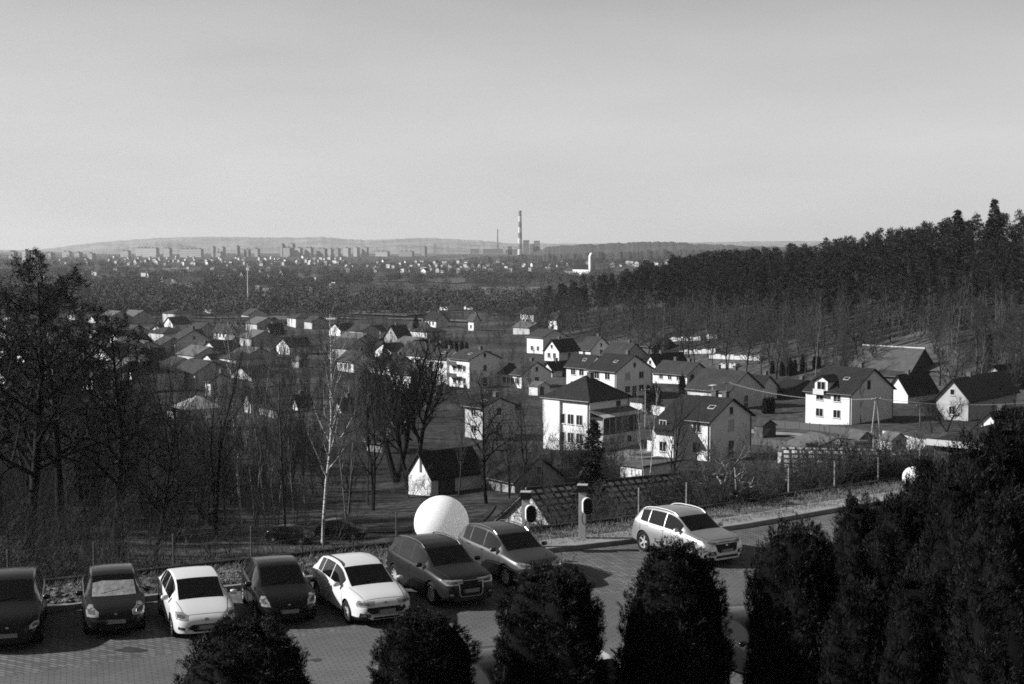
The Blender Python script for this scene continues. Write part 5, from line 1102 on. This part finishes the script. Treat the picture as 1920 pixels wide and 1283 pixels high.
def car(t, px, py, theta, pm, label, wheel='FR', glass_mat=None, hood_mat=None, loc=None):
    """px,py: pixel where the front right wheel touches the ground; theta: heading turned from the viewer towards +X"""
    L, Wd = t['L'], t['W']; Rw = t['R']; xf = L / 2 - t['fo']; xr = xf - t['wb']; tw = Wd / 2 - .12
    th = R(theta); fx, fy = sin(th), -cos(th); rz = math.atan2(fy, fx)
    if loc is None:
        P = lp(px, py); rot = Matrix.Rotation(rz, 3, 'Z'); off = rot @ Vector((xf if wheel == 'FR' else xr, -tw, 0)); loc = P - off; loc.z = LOT + .002
    e = empty('parked_car', loc, rz, label=label, cat='car', group='cars parked below the building')
    me = body_mesh(t); cut = MB()
    for xw in (xf, xr):
        for s in (-1, 1): cut.tube((xw, s * (Wd / 2 - .30), Rw), (xw, s * (Wd / 2 + .3), Rw), Rw + .055, n=28)
    tmp = bpy.data.objects.new('tmp', me); COL.objects.link(tmp); cm = cut.mesh('cut'); ct = bpy.data.objects.new('tmpcut', cm); COL.objects.link(ct)
    bv = bvh_of(me)
    mod = tmp.modifiers.new('b', 'BOOLEAN'); mod.operation = 'DIFFERENCE'; mod.object = ct; mod.solver = 'EXACT'
    dg = bpy.context.evaluated_depsgraph_get(); dg.update(); ev = bpy.data.meshes.new_from_object(tmp.evaluated_get(dg))
    bpy.data.objects.remove(tmp); bpy.data.objects.remove(ct)
    glm = glass_mat or car_glass
    parts = {}
    bm = bmesh.new(); bm.from_mesh(ev)
    for f in bm.faces:
        c = f.calc_center_median(); k = f.material_index
        for xw in (xf, xr):
            r = math.hypot(c.x - xw, c.z - Rw); inw = abs(c.y) > Wd / 2 - .305
            to = Vector((xw - c.x, 0, Rw - c.z))
            if inw and r < Rw + .057 and (f.normal.dot(to.normalized() if to.length > 1e-4 else to) > .6 or (abs(abs(c.y) - (Wd / 2 - .30)) < .01 and abs(f.normal.y) > .9)): k = 21
        if k >= 20 or k == 0: pass
        parts.setdefault(k, []).append(f.index)
    names = {0: ('body', pm), 1: ('windshield', glm), 2: ('rear_window', glm), 20: ('side_skirt', black_pl if t.get('clad') else pm), 21: ('wheel_well', arch_m)}
    bm.faces.ensure_lookup_table(); bobj = None
    for k, idx in parts.items():
        vs = {}; V = []; F = []
        for i in idx:
            q = []
            for v in bm.faces[i].verts:
                if v.index not in vs: vs[v.index] = len(V); V.append(v.co[:])
                q.append(vs[v.index])
            F.append(q)
        nm, mt = names.get(k, ('side_window', M('side_glass', .004, .03, spec=.6))); mm = bpy.data.meshes.new(nm); mm.from_pydata(V, [], F); mm.materials.append(mt)
        mm.polygons.foreach_set('use_smooth', [True] * len(F))
        if k == 0:
            mm.set_sharp_from_angle(angle=R(35))
        o = obj(nm, mm, e)
        if k == 0: bobj = o
    bm.free(); bpy.data.meshes.remove(ev)
    ty, rm, ds = wheel_meshes(Rw, t.get('spokes', 10))
    for xw in (xf, xr):
        for s in (-1, 1):
            w = bpy.data.objects.new('wheel', None); link(w, e); w.location = (xw, s * (Wd / 2 - .125), Rw); w.rotation_euler = (-pi / 2 * s, random.random() * 0, 0)
            for nme, q in (('tyre', ty), ('rim', rm), ('brake_disc', ds)): link(bpy.data.objects.new(nme, q), w)
    def P_(name, pts, ang, mat, both=False, off=.006, par=None, thick=.018, cuts=4):
        o = None
        for mi_ in ((False, True) if both else (False,)):
            q = patch(bv, pts, ang, off, thick, mi_, cuts)
            if len(q.polygons): q.materials.append(mat); q.name = name; o = obj(name, q, par or e)
        return o
    hw = Wd / 2
    t['front'](P_, hw, t)
    # mirrors, handles, plate, antenna
    mx = L / 2 - t['cowl'] - .38; mz = float(np.interp(t['cowl'] + .4, *zip(*t['belt']))) + .05
    for s in (-1, 1):
        m = MB(); m.lathe([(0, -.07), (.07, -.06), (.095, 0), (.08, .06), (0, .075)], 12, (0, 0, 0)); q = m.mesh('mirror', t.get('mirror') or pm, True); o = obj('mirror', q, e); o.location = (mx, s * (hw + .075), mz + .04); o.scale = (.75, 1.15, .95)
    for xh in t.get('handles', (L / 2 - t['cowl'] - 1.25, L / 2 - t['cowl'] - 2.1)):
        for s in (-1, 1):
            zh = float(np.interp(L / 2 - xh, *zip(*t['belt']))) - .10; MB().box(xh - .1, xh + .1, s * (hw * .99) - .015, s * (hw * .99) + .03, zh, zh + .028).build('door_handle', t.get('trim') or pm, e)
    if t.get('rails'):
        x0, x1 = L / 2 - t['head'] - .05, L / 2 - t['rear'] + .05
        for s in (-1, 1):
            m = MB(); N = 10; pr = []
            for i in range(N + 1):
                x = x0 + (x1 - x0) * i / N; h = bv.ray_cast(Vector((x, s * t['rw'] * hw * .97, 4)), Vector((0, 0, -1))); pr.append(Vector((x, s * t['rw'] * hw * .97, (h[0].z if h[0] else 1.5) + .05 * min(1, min(i, N - i) / 1.2))))
            for a, b in zip(pr[:-1], pr[1:]): m.tube(a, b, .019, n=6)
            m.build('roof_rail', t['rails'], e)
    if t.get('antenna'):
        x = L / 2 - t['rear'] + .12; h = bv.ray_cast(Vector((x, 0, 4)), Vector((0, 0, -1)))
        if h[0]: MB().prism([(-.1, -.01), (.08, -.01), (-.08, .07)], -.02, .02, 'y').build('antenna', t['antenna'] if not isinstance(t['antenna'], bool) else black_pl, e, smooth=False).location = h[0]
    if t.get('chromeline'):
        for s in (-1, 1):
            m = MB(); w0, w1 = t['win'][0][0], t['win'][-1][1]; pr = []
            for i in range(13):
                x = w0 + (w1 - w0) * i / 12; zb = float(np.interp(x, *zip(*t['belt']))) + .015; h = bv.ray_cast(Vector((L / 2 - x, s * 3, zb)), Vector((0, -s, 0)))
                if h[0]: pr.append(h[0] + Vector((0, s * .004, 0)))
            for a, b in zip(pr[:-1], pr[1:]): m.tube(a, b, .014, n=5)
            m.build('window_trim', t['chromeline'], e)
    # shut lines of doors, bonnet and bumper
    m = MB()
    def run(pts, dirv):
        pr = []
        for p_ in pts:
            h = bv.ray_cast(Vector(p_) - dirv * 3, dirv)
            if h[0]: pr.append(h[0] - dirv * .001)
        for a_, b_ in zip(pr[:-1], pr[1:]):
            if (a_ - b_).length < .5: m.tube(a_, b_, .0065, n=4, cap=False)
    for s in (-1, 1):
        dl = t['win'][1][0] - .04; xb = L / 2 - dl; xa = L / 2 - t['cowl'] - .12; xc = L / 2 - t['win'][-1][1] + .05
        for xx, zlo in ((xb, .26), (xa, .3), (xc, .75)):
            zt_ = float(np.interp(L / 2 - xx, *zip(*t['belt']))); run([(xx, 0, zlo + (zt_ - zlo) * q / 8) for q in range(9)], Vector((0, -s, 0)))
        run([(xa + (xc - xa) * q / 8, 0, .27) for q in range(9)], Vector((0, -s, 0)))
        run([(L / 2 - t['cowl'] + (t['cowl'] - .22) * q / 8, s * hw * (.80 - .14 * q / 8), 0) for q in range(9)], Vector((0, 0, -1)))
    run([(L / 2 - .2, hw * .66 * (q / 6 - 1), 0) for q in range(13)], Vector((0, 0, -1)))
    m.build('panel_gap', black_pl, e)
    # wipers and cabin hints
    for y in (-.35, .25):
        x = L / 2 - t['cowl'] - .04; h = bv.ray_cast(Vector((x, y, 4)), Vector((0, 0, -1))); h2 = bv.ray_cast(Vector((x - .12, y + .5, 4)), Vector((0, 0, -1)))
        if h[0] and h2[0]: MB().tube(h[0] + Vector((0, 0, .012)), h2[0] + Vector((0, 0, .012)), .008, n=4).build('wiper', black_pl, e)
    return e, bv, t
def front_generic(grille, lamp, plate_z=.42, lower=None, fog=None, emblem=None, gm=None, lamp_m=None, frame=None):
    def f(P_, hw, t):
        L = t['L']
        if frame: P_('grille_frame', frame, 0, chrome, off=.006, thick=.02)
        g_ = P_('grille', grille, 0, gm or black_pl, off=.012 if frame else .005)
        lm = lamp_m or lampg
        P_('headlight', lamp, 38, lm, True, off=.008)
        P_('lamp_pod', [(x * .55 + .45 * sum(p[0] for p in lamp) / len(lamp), z * .45 + .55 * sum(p[1] for p in lamp) / len(lamp)) for x, z in lamp], 38, M('lamp_inner', .12, .2), True, off=.013)
        if lower: P_('lower_intake', lower, 0, black_pl, off=.006)
        if fog: P_('fog_lamp', fog, 30, black_pl, True, off=.006); P_('fog_glass', [(x * .4 + .6 * sum(p[0] for p in fog) / len(fog), z * .5 + .5 * sum(p[1] for p in fog) / len(fog)) for x, z in fog], 30, chrome, True, off=.012)
        P_('number_plate', [(-.26, plate_z), (.26, plate_z), (.26, plate_z + .11), (-.26, plate_z + .11)], 0, plate_m, off=.03, thick=.02, cuts=1)
        P_('plate_band', [(.215, plate_z + .004), (.255, plate_z + .004), (.255, plate_z + .106), (.215, plate_z + .106)], 0, M('plate_band', .08, .5), off=.034, thick=.01, cuts=1)
        if emblem: 
            ez, es_ = emblem; es_ *= .6; P_('emblem', [(es_ * cos(a), ez + es_ * .6 * sin(a)) for a in np.linspace(0, 2 * pi, 13)[:-1]], 0, chrome, off=.018, cuts=1)
        P_('tail_lamp', [(-.2, .82), (.1, .86), (.12, 1.0), (-.16, .98)], 142, red_l, True)
    return f
HATCH = dict(L=4.27, W=1.77, H=1.47, R=.315, wb=2.61, fo=.9, rw=.66, top=[(0, .52), (.02, .60), (.06, .68), (.16, .76), (.35, .83), (.7, .92), (1.02, 1.0), (1.85, 1.40), (2.1, 1.455), (2.5, 1.475), (3.0, 1.45), (3.5, 1.37), (3.68, 1.32), (4.02, 1.02), (4.15, .95), (4.22, .78), (4.27, .6)],
    belt=[(0, .5), (.3, .76), (1.0, .90), (2, .94), (3.2, 1.0), (4.0, 1.02), (4.27, .6)], wp=[(0, .60), (.05, .74), (.12, .82), (.3, .92), (.6, .98), (1.2, 1), (3.2, 1), (3.8, .96), (4.1, .89), (4.22, .82), (4.27, .7)], cowl=1.02, head=1.83, rear=3.66, tail=4.02,
    win=[(1.42, 2.34), (2.375, 3.12), (3.15, 3.5)], spokes=9)
def V_(base, **k): d = dict(base); d.update(k); return d
def scaleT(t, sx, sz):
    t = dict(t); t['L'] *= sx; t['H'] *= sz
    t['top'] = [(x * sx, z * sz) for x, z in t['top']]; t['belt'] = [(x * sx, z * sz) for x, z in t['belt']]; t['wp'] = [(x * sx, w) for x, w in t['wp']]
    for k in ('cowl', 'head', 'rear', 'tail', 'wb', 'fo'): t[k] *= sx
    t['win'] = [(a * sx, b * sx) for a, b in t['win']]; return t
lampA = [(-.10, .60), (.24, .64), (.34, .78), (.10, .78), (-.08, .70)]
C4 = V_(HATCH, front=front_generic([(-.50, .42), (-.34, .30), (.34, .30), (.50, .42), (.40, .50), (-.40, .50)], [(-.20, .60), (.20, .64), (.30, .80), (.08, .80), (-.14, .72)], .36, fog=[(-.12, .36), (.12, .36), (.10, .44), (-.12, .43)], emblem=(.62, .10)), top=[(0, .50), (.02, .58), (.06, .64), (.16, .72), (.35, .81), (.6, .90), (.95, 1.0), (1.8, 1.41), (2.1, 1.46), (2.5, 1.475), (3.0, 1.44), (3.5, 1.34), (3.68, 1.28), (4.02, .98), (4.15, .9), (4.22, .76), (4.27, .6)], cowl=.95, head=1.78)
CORSA = scaleT(V_(HATCH, front=front_generic([(-.46, .58), (.46, .58), (.40, .64), (-.40, .64)], [(-.16, .62), (.16, .64), (.30, .86), (.16, .86), (-.06, .74)], .42, lower=[(-.5, .3), (.5, .3), (.44, .40), (-.44, .40)], emblem=(.66, .06))), .94, 1.02)
MERIVA = V_(CORSA, W=1.72, front=front_generic([(-.5, .55), (.5, .55), (.45, .66), (-.45, .66)], [(-.22, .62), (.16, .62), (.30, .88), (.18, .88), (-.16, .74)], .42, lower=[(-.55, .28), (.55, .28), (.5, .38), (-.5, .38)], fog=[(-.1, .3), (.12, .3), (.1, .38), (-.08, .38)], emblem=(.68, .07)))
VAN = scaleT(V_(HATCH, front=front_generic([(-.45, .55), (.45, .55), (.4, .66), (-.4, .66)], lampA, .42, emblem=(.68, .07))), 1.05, 1.12)
FOCUS = scaleT(V_(HATCH, W=1.83, R=.33, clad=True, front=front_generic([(-.60, .52), (-.44, .42), (.44, .42), (.60, .52), (.56, .60), (-.56, .60)], [(-.28, .64), (.20, .62), (.30, .70), (.20, .78), (-.24, .76)], .42, lower=[(-.62, .27), (.62, .27), (.58, .33), (-.58, .33)], fog=[(-.20, .34), (.16, .34), (.12, .46), (-.16, .43)], emblem=(.71, .07)), antenna=True, spokes=5,
    top=[(0, .50), (.02, .60), (.06, .70), (.16, .79), (.35, .86), (.7, .93), (1.08, 1.0), (1.9, 1.40), (2.15, 1.455), (2.5, 1.475), (3.0, 1.46), (3.5, 1.40), (3.72, 1.35), (4.02, 1.06), (4.15, .96), (4.22, .8), (4.27, .6)], cowl=1.08, head=1.88), 1.04, 1.01)
SUV = dict(L=4.5, W=1.86, H=1.66, R=.36, wb=2.7, fo=.92, rw=.68, clad=True, rails=chrome, antenna=True, top=[(0, .62), (.02, .74), (.06, .84), (.16, .92), (.35, .98), (.7, 1.05), (1.15, 1.13), (1.9, 1.54), (2.15, 1.61), (2.6, 1.645), (3.3, 1.63), (3.9, 1.55), (4.02, 1.50), (4.3, 1.16), (4.38, 1.06), (4.46, .85), (4.5, .66)],
    belt=[(0, .6), (.3, .9), (1.1, 1.02), (2, 1.06), (3.2, 1.10), (4.2, 1.15), (4.5, .66)], wp=[(0, .64), (.05, .78), (.12, .85), (.3, .93), (.6, .98), (1.2, 1), (3.4, 1), (4.0, .96), (4.3, .90), (4.45, .84), (4.5, .74)], cowl=1.15, head=1.88, rear=4.0, tail=4.3,
    win=[(1.5, 2.43), (2.465, 3.34), (3.38, 3.86)], spokes=10)
Q5 = V_(SUV, L=4.5, chromeline=chrome, front=front_generic([(-.36, .46), (-.30, .40), (.30, .40), (.36, .46), (.38, .84), (-.38, .84)], [(-.30, .74), (.18, .74), (.34, .84), (.28, .90), (-.26, .88)], .50, fog=[(-.16, .42), (.18, .42), (.16, .54), (-.14, .52)], frame=[(-.395, .45), (-.32, .38), (.32, .38), (.395, .45), (.405, .86), (-.405, .86)]))
TUC = V_(SUV, front=front_generic([(-.42, .56), (-.34, .50), (.34, .50), (.42, .56), (.50, .84), (-.50, .84)], [(-.26, .78), (.18, .78), (.34, .86), (.24, .92), (-.26, .86)], .50, lower=[(-.5, .32), (.5, .32), (.45, .40), (-.45, .40)], fog=[(-.16, .44), (.14, .44), (.12, .56), (-.14, .56)], emblem=(.74, .08)), spokes=5)
QASH = scaleT(V_(SUV, W=1.8, chromeline=chrome, front=front_generic([(-.4, .6), (.4, .6), (.36, .76), (-.36, .76)], [(-.24, .72), (.2, .72), (.34, .88), (.2, .9), (-.2, .82)], .48, fog=[(-.14, .4), (.14, .4), (.1, .5), (-.1, .5)], emblem=(.68, .08))), .97, .98)
p_white = paint('white', .80); p_black = paint('black', .006, rough=.2); p_dgrey = paint('dark_grey', .018, .2); p_grey = paint('grey', .14, .85, .42); p_silver = paint('silver', .8, .9, .4); p_choc = paint('dark_brown', .008, .1, .22); p_slate = paint('slate', .045, .8, .42)
rail_black = black_pl
car(V_(VAN), -38, 1212, 16, p_choc, 'nearly black car in deep shade at the end of the row', loc=None)
c2, bv2, t2 = car(V_(MERIVA), 164, 1187, 18, p_dgrey, 'dark car whose windscreen is covered by a pale cloth')
car(V_(C4, trim=p_white), 327, 1193, 21, p_white, 'white compact hatchback with round nose')
car(V_(CORSA, mirror=p_black), 484, 1168, 19, p_black, 'black hatchback between the two white cars')
car(V_(FOCUS, rails=black_pl), 655, 1168, 26, p_white, 'white estate car with angular headlights next to the dark off-roader')
car(V_(Q5, trim=chrome), 813, 1135, 29, p_slate, 'dark off-roader with chrome-framed upright grille')
car(V_(QASH, trim=chrome, mirror=p_grey), 952, 1101, 31, p_grey, 'grey crossover with light roof rails, parked by the globe')
car(scaleT(V_(TUC, rails=p_white), .95, .97), 1297, 1059, 33, p_silver, 'silver off-roader standing alone on the block paving')
# near side of the lane, half hidden by the thujas
car(V_(HATCH, front=C4['front']), 0, 0, 30, p_black, 'black car roof between the two middle thujas', loc=lp(940, 1354))
car(V_(HATCH, front=C4['front']), 0, 0, 30, p_white, 'white car of which only a corner shows between the tall thujas', loc=lp(1095, 1345))
car(V_(HATCH, front=C4['front'], chromeline=chrome, trim=chrome), 0, 0, 30, p_black, 'dark car with bright window trim between the thujas', loc=lp(1412, 1258))
# two cars in the yard below the fence
def ycar(px, py, th, pm, t, lab):
    P = gp(px, py); car(t, 0, 0, th, pm, lab, loc=Vector((P[0], P[1], P[2] + .15)))
ycar(545, 1020, 75, p_black, V_(C4), 'black car in the yard behind the thin stems')
ycar(640, 1012, 80, p_dgrey, V_(VAN), 'dark car with pale bonnet in the yard behind the tall birch')
# cloth over the windscreen
ws = patch(bv2, [(-.60, 1.0), (.60, 1.0), (.56, 1.26), (.30, 1.30), (-.56, 1.28)], 0, .02, .03, False, 6)
ws.materials.append(M('cloth_cover', .30, .9, .25, 6, .5)); o = obj('windscreen_cover', ws); o.location = c2.location; o.rotation_euler = c2.rotation_euler; tag(o, 'pale cloth spread over the windscreen of the dark car', 'cover')
# ---------------------------------------------------------------- globe lamp, chargers, fence
globe_mat = M('globe_white', 1.4, .45)      # thin white skin that lets some sunlight through
_t = globe_mat.node_tree; _tr = _t.nodes.new('ShaderNodeBsdfTranslucent'); _tr.inputs[0].default_value = (.88, .88, .88, 1); _mx = _t.nodes.new('ShaderNodeMixShader'); _mx.inputs[0].default_value = .45
_o = [n for n in _t.nodes if n.type == 'OUTPUT_MATERIAL'][0]; _t.links.new(_t.nodes['Principled BSDF'].outputs[0], _mx.inputs[1]); _t.links.new(_tr.outputs[0], _mx.inputs[2]); _t.links.new(_mx.outputs[0], _o.inputs[0])
P = lp(828, 1038); Rg = 52 / FPX * P.y
e = empty('globe', (P.x, P.y, LOT + .1), label='huge smooth white globe behind the parked off-roaders', cat='globe')
MB().lathe([(Rg * sin(a), Rg - Rg * cos(a)) for a in np.linspace(0, pi, 49)], 72, (0, 0, .02)).build('ball', globe_mat, e, smooth=True)
MB().lathe([(0, 0), (.45, 0), (.45, .10), (.3, .14), (0, .14)], 24, (0, 0, -.1)).build('foot', conc, e)
MB().tube((Rg * .93, .02, Rg * .75), (Rg * .93 + .06, .02, Rg * .75), .03).build('valve', black_pl, e)
P = at(1712, 895, 62); e = empty('globe', (P.x, P.y, P.z - .5), label='smaller white globe peeping out between the dark thujas', cat='globe'); MB().lathe([(.46 * sin(a), -.46 * cos(a)) for a in np.linspace(0, pi, 25)], 32, (0, 0, .5)).build('ball', MATS['globe_white'], e, smooth=True)
MB().tube((0, 0, -.6), (0, 0, .06), .06).build('stem', conc, e)
postm = M('charger_post', .50, .5, .06, 2); 
for px, pb, pt, lab in [(1092, 1017, 915, 'charging post closer to the silver car'), (986, 1033, 931, 'charging post behind the grey crossover')]:
    P = lp(px, pb); P.z = LOT + .155; e = empty('charging_post', P, R(-8), label=lab, cat='charging post', group='charging posts on the pavement'); H1 = 1.98
    MB().box(-.13, .13, -.11, .11, 0, H1 - .26).build('post', postm, e, bevel=.012)
    MB().box(-.18, .18, -.17, .17, H1 - .27, H1 - .03).build('head', black_pl, e, bevel=.012); MB().box(-.19, .19, -.18, .18, H1 - .028, H1).build('cap', postm, e, bevel=.006)
    MB().box(-.20, .20, -.20, .18, -.1, .02).build('base_plate', conc, e)
    def pill(hwx, hz, y0, y1, mat, nme, par, sh=0):
        pts = [(hwx * cos(a), hz * (1 if sin(a) > 0 else -1) + hwx * sin(a)) for a in np.linspace(0, 2 * pi, 25)[:-1]]
        return MB().prism([(x + sh, z) for x, z in pts], y0, y1, 'y').build(nme, mat, par)
    w = bpy.data.objects.new('wallbox', None); link(w, e); w.location = (.16, -.12, 1.22); w.rotation_euler = (0, 0, R(22))
    pill(.185, .13, -.16, 0, M('wallbox_white', .8, .4), 'shell', w); pill(.17, .125, -.20, -.161, black_pl, 'front_cover', w)
    m = MB(); 
    for i in range(16):
        a0, a1 = 2 * pi * i / 16, 2 * pi * (i + 1) / 16; m.tube((.1 + .1 * cos(a0), -.17 + .0, .75 + .22 * sin(a0)), (.1 + .1 * cos(a1), -.17, .75 + .22 * sin(a1)), .016, n=5, cap=False)
    m.build('cable', rubber, e)
# chain-link fence on the edge of the slope
e = empty('chain_link_fence', (*along(-15, 3.5), LOT), label='thin wire fence on pale posts along the edge of the slope', cat='fence'); ox, oy, oz = e.location
m = MB(); wirem = M('fence_wire', .10, .6); xs = np.arange(-26, 34, 2.35)
for x in xs:
    a, b = along(x, 3.55); MB().tube((a - ox, b - oy, -.5), (a - ox, b - oy, 1.25), .035, n=6).build('post', concp if x > 0 else M('post_dark', .12, .9), e)
for x0, x1 in zip(xs[:-1], xs[1:]):
    a = Vector((*along(x0, 3.55), 0)) - Vector((ox, oy, 0)); b = Vector((*along(x1, 3.55), 0)) - Vector((ox, oy, 0))
    for z in (.15, .65, 1.18): m.tube(a + Vector((0, 0, z)), b + Vector((0, 0, z)), .006, n=3, cap=False)
    for k in range(18):
        t = k / 18; p = a.lerp(b, t); q = a.lerp(b, min(1, t + .18)); m.tube(p + Vector((0, 0, .1)), q + Vector((0, 0, 1.18)), .0022, n=3, cap=False); q = a.lerp(b, max(0, t - .18)); m.tube(p + Vector((0, 0, .1)), q + Vector((0, 0, 1.18)), .0022, n=3, cap=False)
m.build('wire_mesh', wirem, e)
o = profile_along('edge_kerb', -28, 36, [(3.2, LOT + .02), (3.2, LOT + .22), (3.42, LOT + .24), (3.42, LOT - .3)], M('edge_dark', .03, .9, .3, 3)); o.parent = None; tag(o, 'low dark edging strip at the foot of the wire fence', 'edging')
# pollarded tree with pale cut limbs right behind the fence
g = np.random.default_rng(3); segs = []; P = lp(1372, 955); base = Vector((P.x, P.y + 1.5, LOT - .5)); kn = []
def limb(p, d, L, r, lev):
    d = d.normalized(); k = 4
    for i in range(k):
        d2 = (d + Vector(g.normal(size=3)) * .22).normalized(); q = p + d2 * L / k; segs.append((*p, *q, r * (1 - i / k * .4), r * (1 - (i + 1) / k * .4), lev)); p = q; d = d2
    if lev < 2:
        for i in range(3 if lev == 0 else 3): limb(p - d * L * .12 * i, d + Vector((g.normal() * .9, g.normal() * .7, .35)), L * (.62 if lev else .55), r * .55, lev + 1)
limb(Vector((0, 0, 0)), Vector((0, 0, 1)), 1.5, .16, 0)
for a in range(6): limb(Vector((0, 0, .9 + .15 * a)), Vector((cos(a * 2.5), sin(a * 2.5), .6)), .95, .04, 0)
S = np.array(segs); e = empty('pollarded_tree', base, label='pollarded tree with pale cut limbs behind the fence', cat='tree')
obj('trunk', seg_mesh('trunk', S[S[:, 8] == 0][:, :8], 8, bark_m), e); obj('crown', seg_mesh('crown', S[S[:, 8] > 0][:, :8], 6, M('bark_pale', .22, .9, .4, 6)), e)
# ---- stones and dry tufts on the verge
def tufts(name, n, x0, x1, o0, o1, ln, mat, seed, label, per=9, spread=.12):
    g = np.random.default_rng(seed); C = []; D = []
    for i in range(n):
        x = g.uniform(x0, x1); a, b = along(x, g.uniform(o0, o1)); z = float(LOT + .1) if b - kerb_y(a) < 4 else float(T(a, b)); q = np.array([a, b, z]) + g.normal(size=(per, 3)) * [spread, spread, .01]
        C.append(q); D.append(g.normal(size=(per, 3)) * [.6, .6, .2] + [0, 0, .7])
    C = np.concatenate(C); D = np.concatenate(D); obj(name, leaf_mesh(name, C, D, ln * (.5 + g.random(len(C))), .02, mat, seed), kind='stuff', label=label, cat='grass')
tufts('dry_grass', 6500, -24, 34, .5, 3.3, .14, M('straw', .22, .9), 1, 'short dry grass tufts on the verge behind the kerb')
tufts('dark_grass', 2600, -28, 36, 2.6, 9, .3, M('grass_dark', .06, .9), 2, 'dark rough grass on the edge of the slope', 10, .2)
tufts('slope_grass', 5200, -32, 30, 9, 60, .45, M('grass_slope', .085, .9), 6, 'rough grass and weeds covering the upper slope', 8, .35)
g = np.random.default_rng(8); V = []; F = []
for i in range(480):
    x = g.uniform(-24, -3.2); a, b = along(x, g.uniform(.5, 2.6) if g.random() < .8 else g.uniform(.3, 3.1)); s = .03 + .09 * g.random() ** 3; q = g.normal(size=(8, 3)); q /= np.linalg.norm(q, axis=1, keepdims=True)
    base = np.array([[sx, sy, sz] for sx in (-1, 1) for sy in (-1, 1) for sz in (-1, 1)]) * .8 + q * .45; base *= s * np.array([1.4, 1.1, .55]); k = len(V); V += [tuple(p + np.array([a, b, LOT + .12 + s * .2])) for p in base]
    F += [tuple(k + j for j in f) for f in ((0, 1, 3, 2), (4, 6, 7, 5), (0, 4, 5, 1), (2, 3, 7, 6), (0, 2, 6, 4), (1, 5, 7, 3))]
obj('stone_bed', npmesh('stone_bed', V, F, M('pale_stone', .14, .9, .4, 4)), kind='stuff', label='pale rough stones heaped along the kerb behind the cars', cat='stones')
g = np.random.default_rng(12); dark_spot = M('oil_spot', .05, .7, .3, 3); pale_spot = M('chalk_patch', .3, .9, .3, 5)
for i in range(22):
    x = g.uniform(-16, 10); y = float(kerb_y(x)) - (g.uniform(1.5, 6) if i % 2 else g.uniform(7, 15)); r = g.uniform(.08, .28); k = 11; a0 = g.uniform(0, 6)
    pts = [(x + r * (1 + .35 * sin(3 * t + a0)) * cos(t) * 1.5, y + r * (1 + .3 * sin(2 * t + a0)) * sin(t), LOT + .008) for t in np.linspace(0, 2 * pi, k + 1)[:-1]]
    me = bpy.data.meshes.new('pavement_stain'); me.from_pydata(pts, [], [tuple(range(k))]); me.materials.append(dark_spot if i % 3 else pale_spot); obj('pavement_stain', me, kind='structure')
# kerb edge in the near corner
MB().box(-9, 9, -.1, .1, 0, .22).build('corner_kerb', conc, label='concrete edging in the near corner below the thujas', cat='edging'); o = bpy.data.objects['corner_kerb']; p = lp(1880, 1275, LOT); o.location = p; o.rotation_euler = (0, 0, R(22))
# ---------------------------------------------------------------- haze
hz = MB().box(-14000, 14000, -700, 15800, -110, 175).mesh('haze'); hmat = bpy.data.materials.new('haze'); hmat.use_nodes = True; t = hmat.node_tree; t.nodes.clear()
pv = t.nodes.new('ShaderNodeVolumePrincipled'); pv.inputs['Color'].default_value = (.8, .8, .8, 1); pv.inputs['Density'].default_value = 5.4e-5; pv.inputs['Anisotropy'].default_value = .25
om = t.nodes.new('ShaderNodeOutputMaterial'); t.links.new(pv.outputs[0], om.inputs['Volume']); hz.materials.append(hmat)
obj('haze', hz, kind='stuff', label='thin even haze filling the valley air', cat='haze')
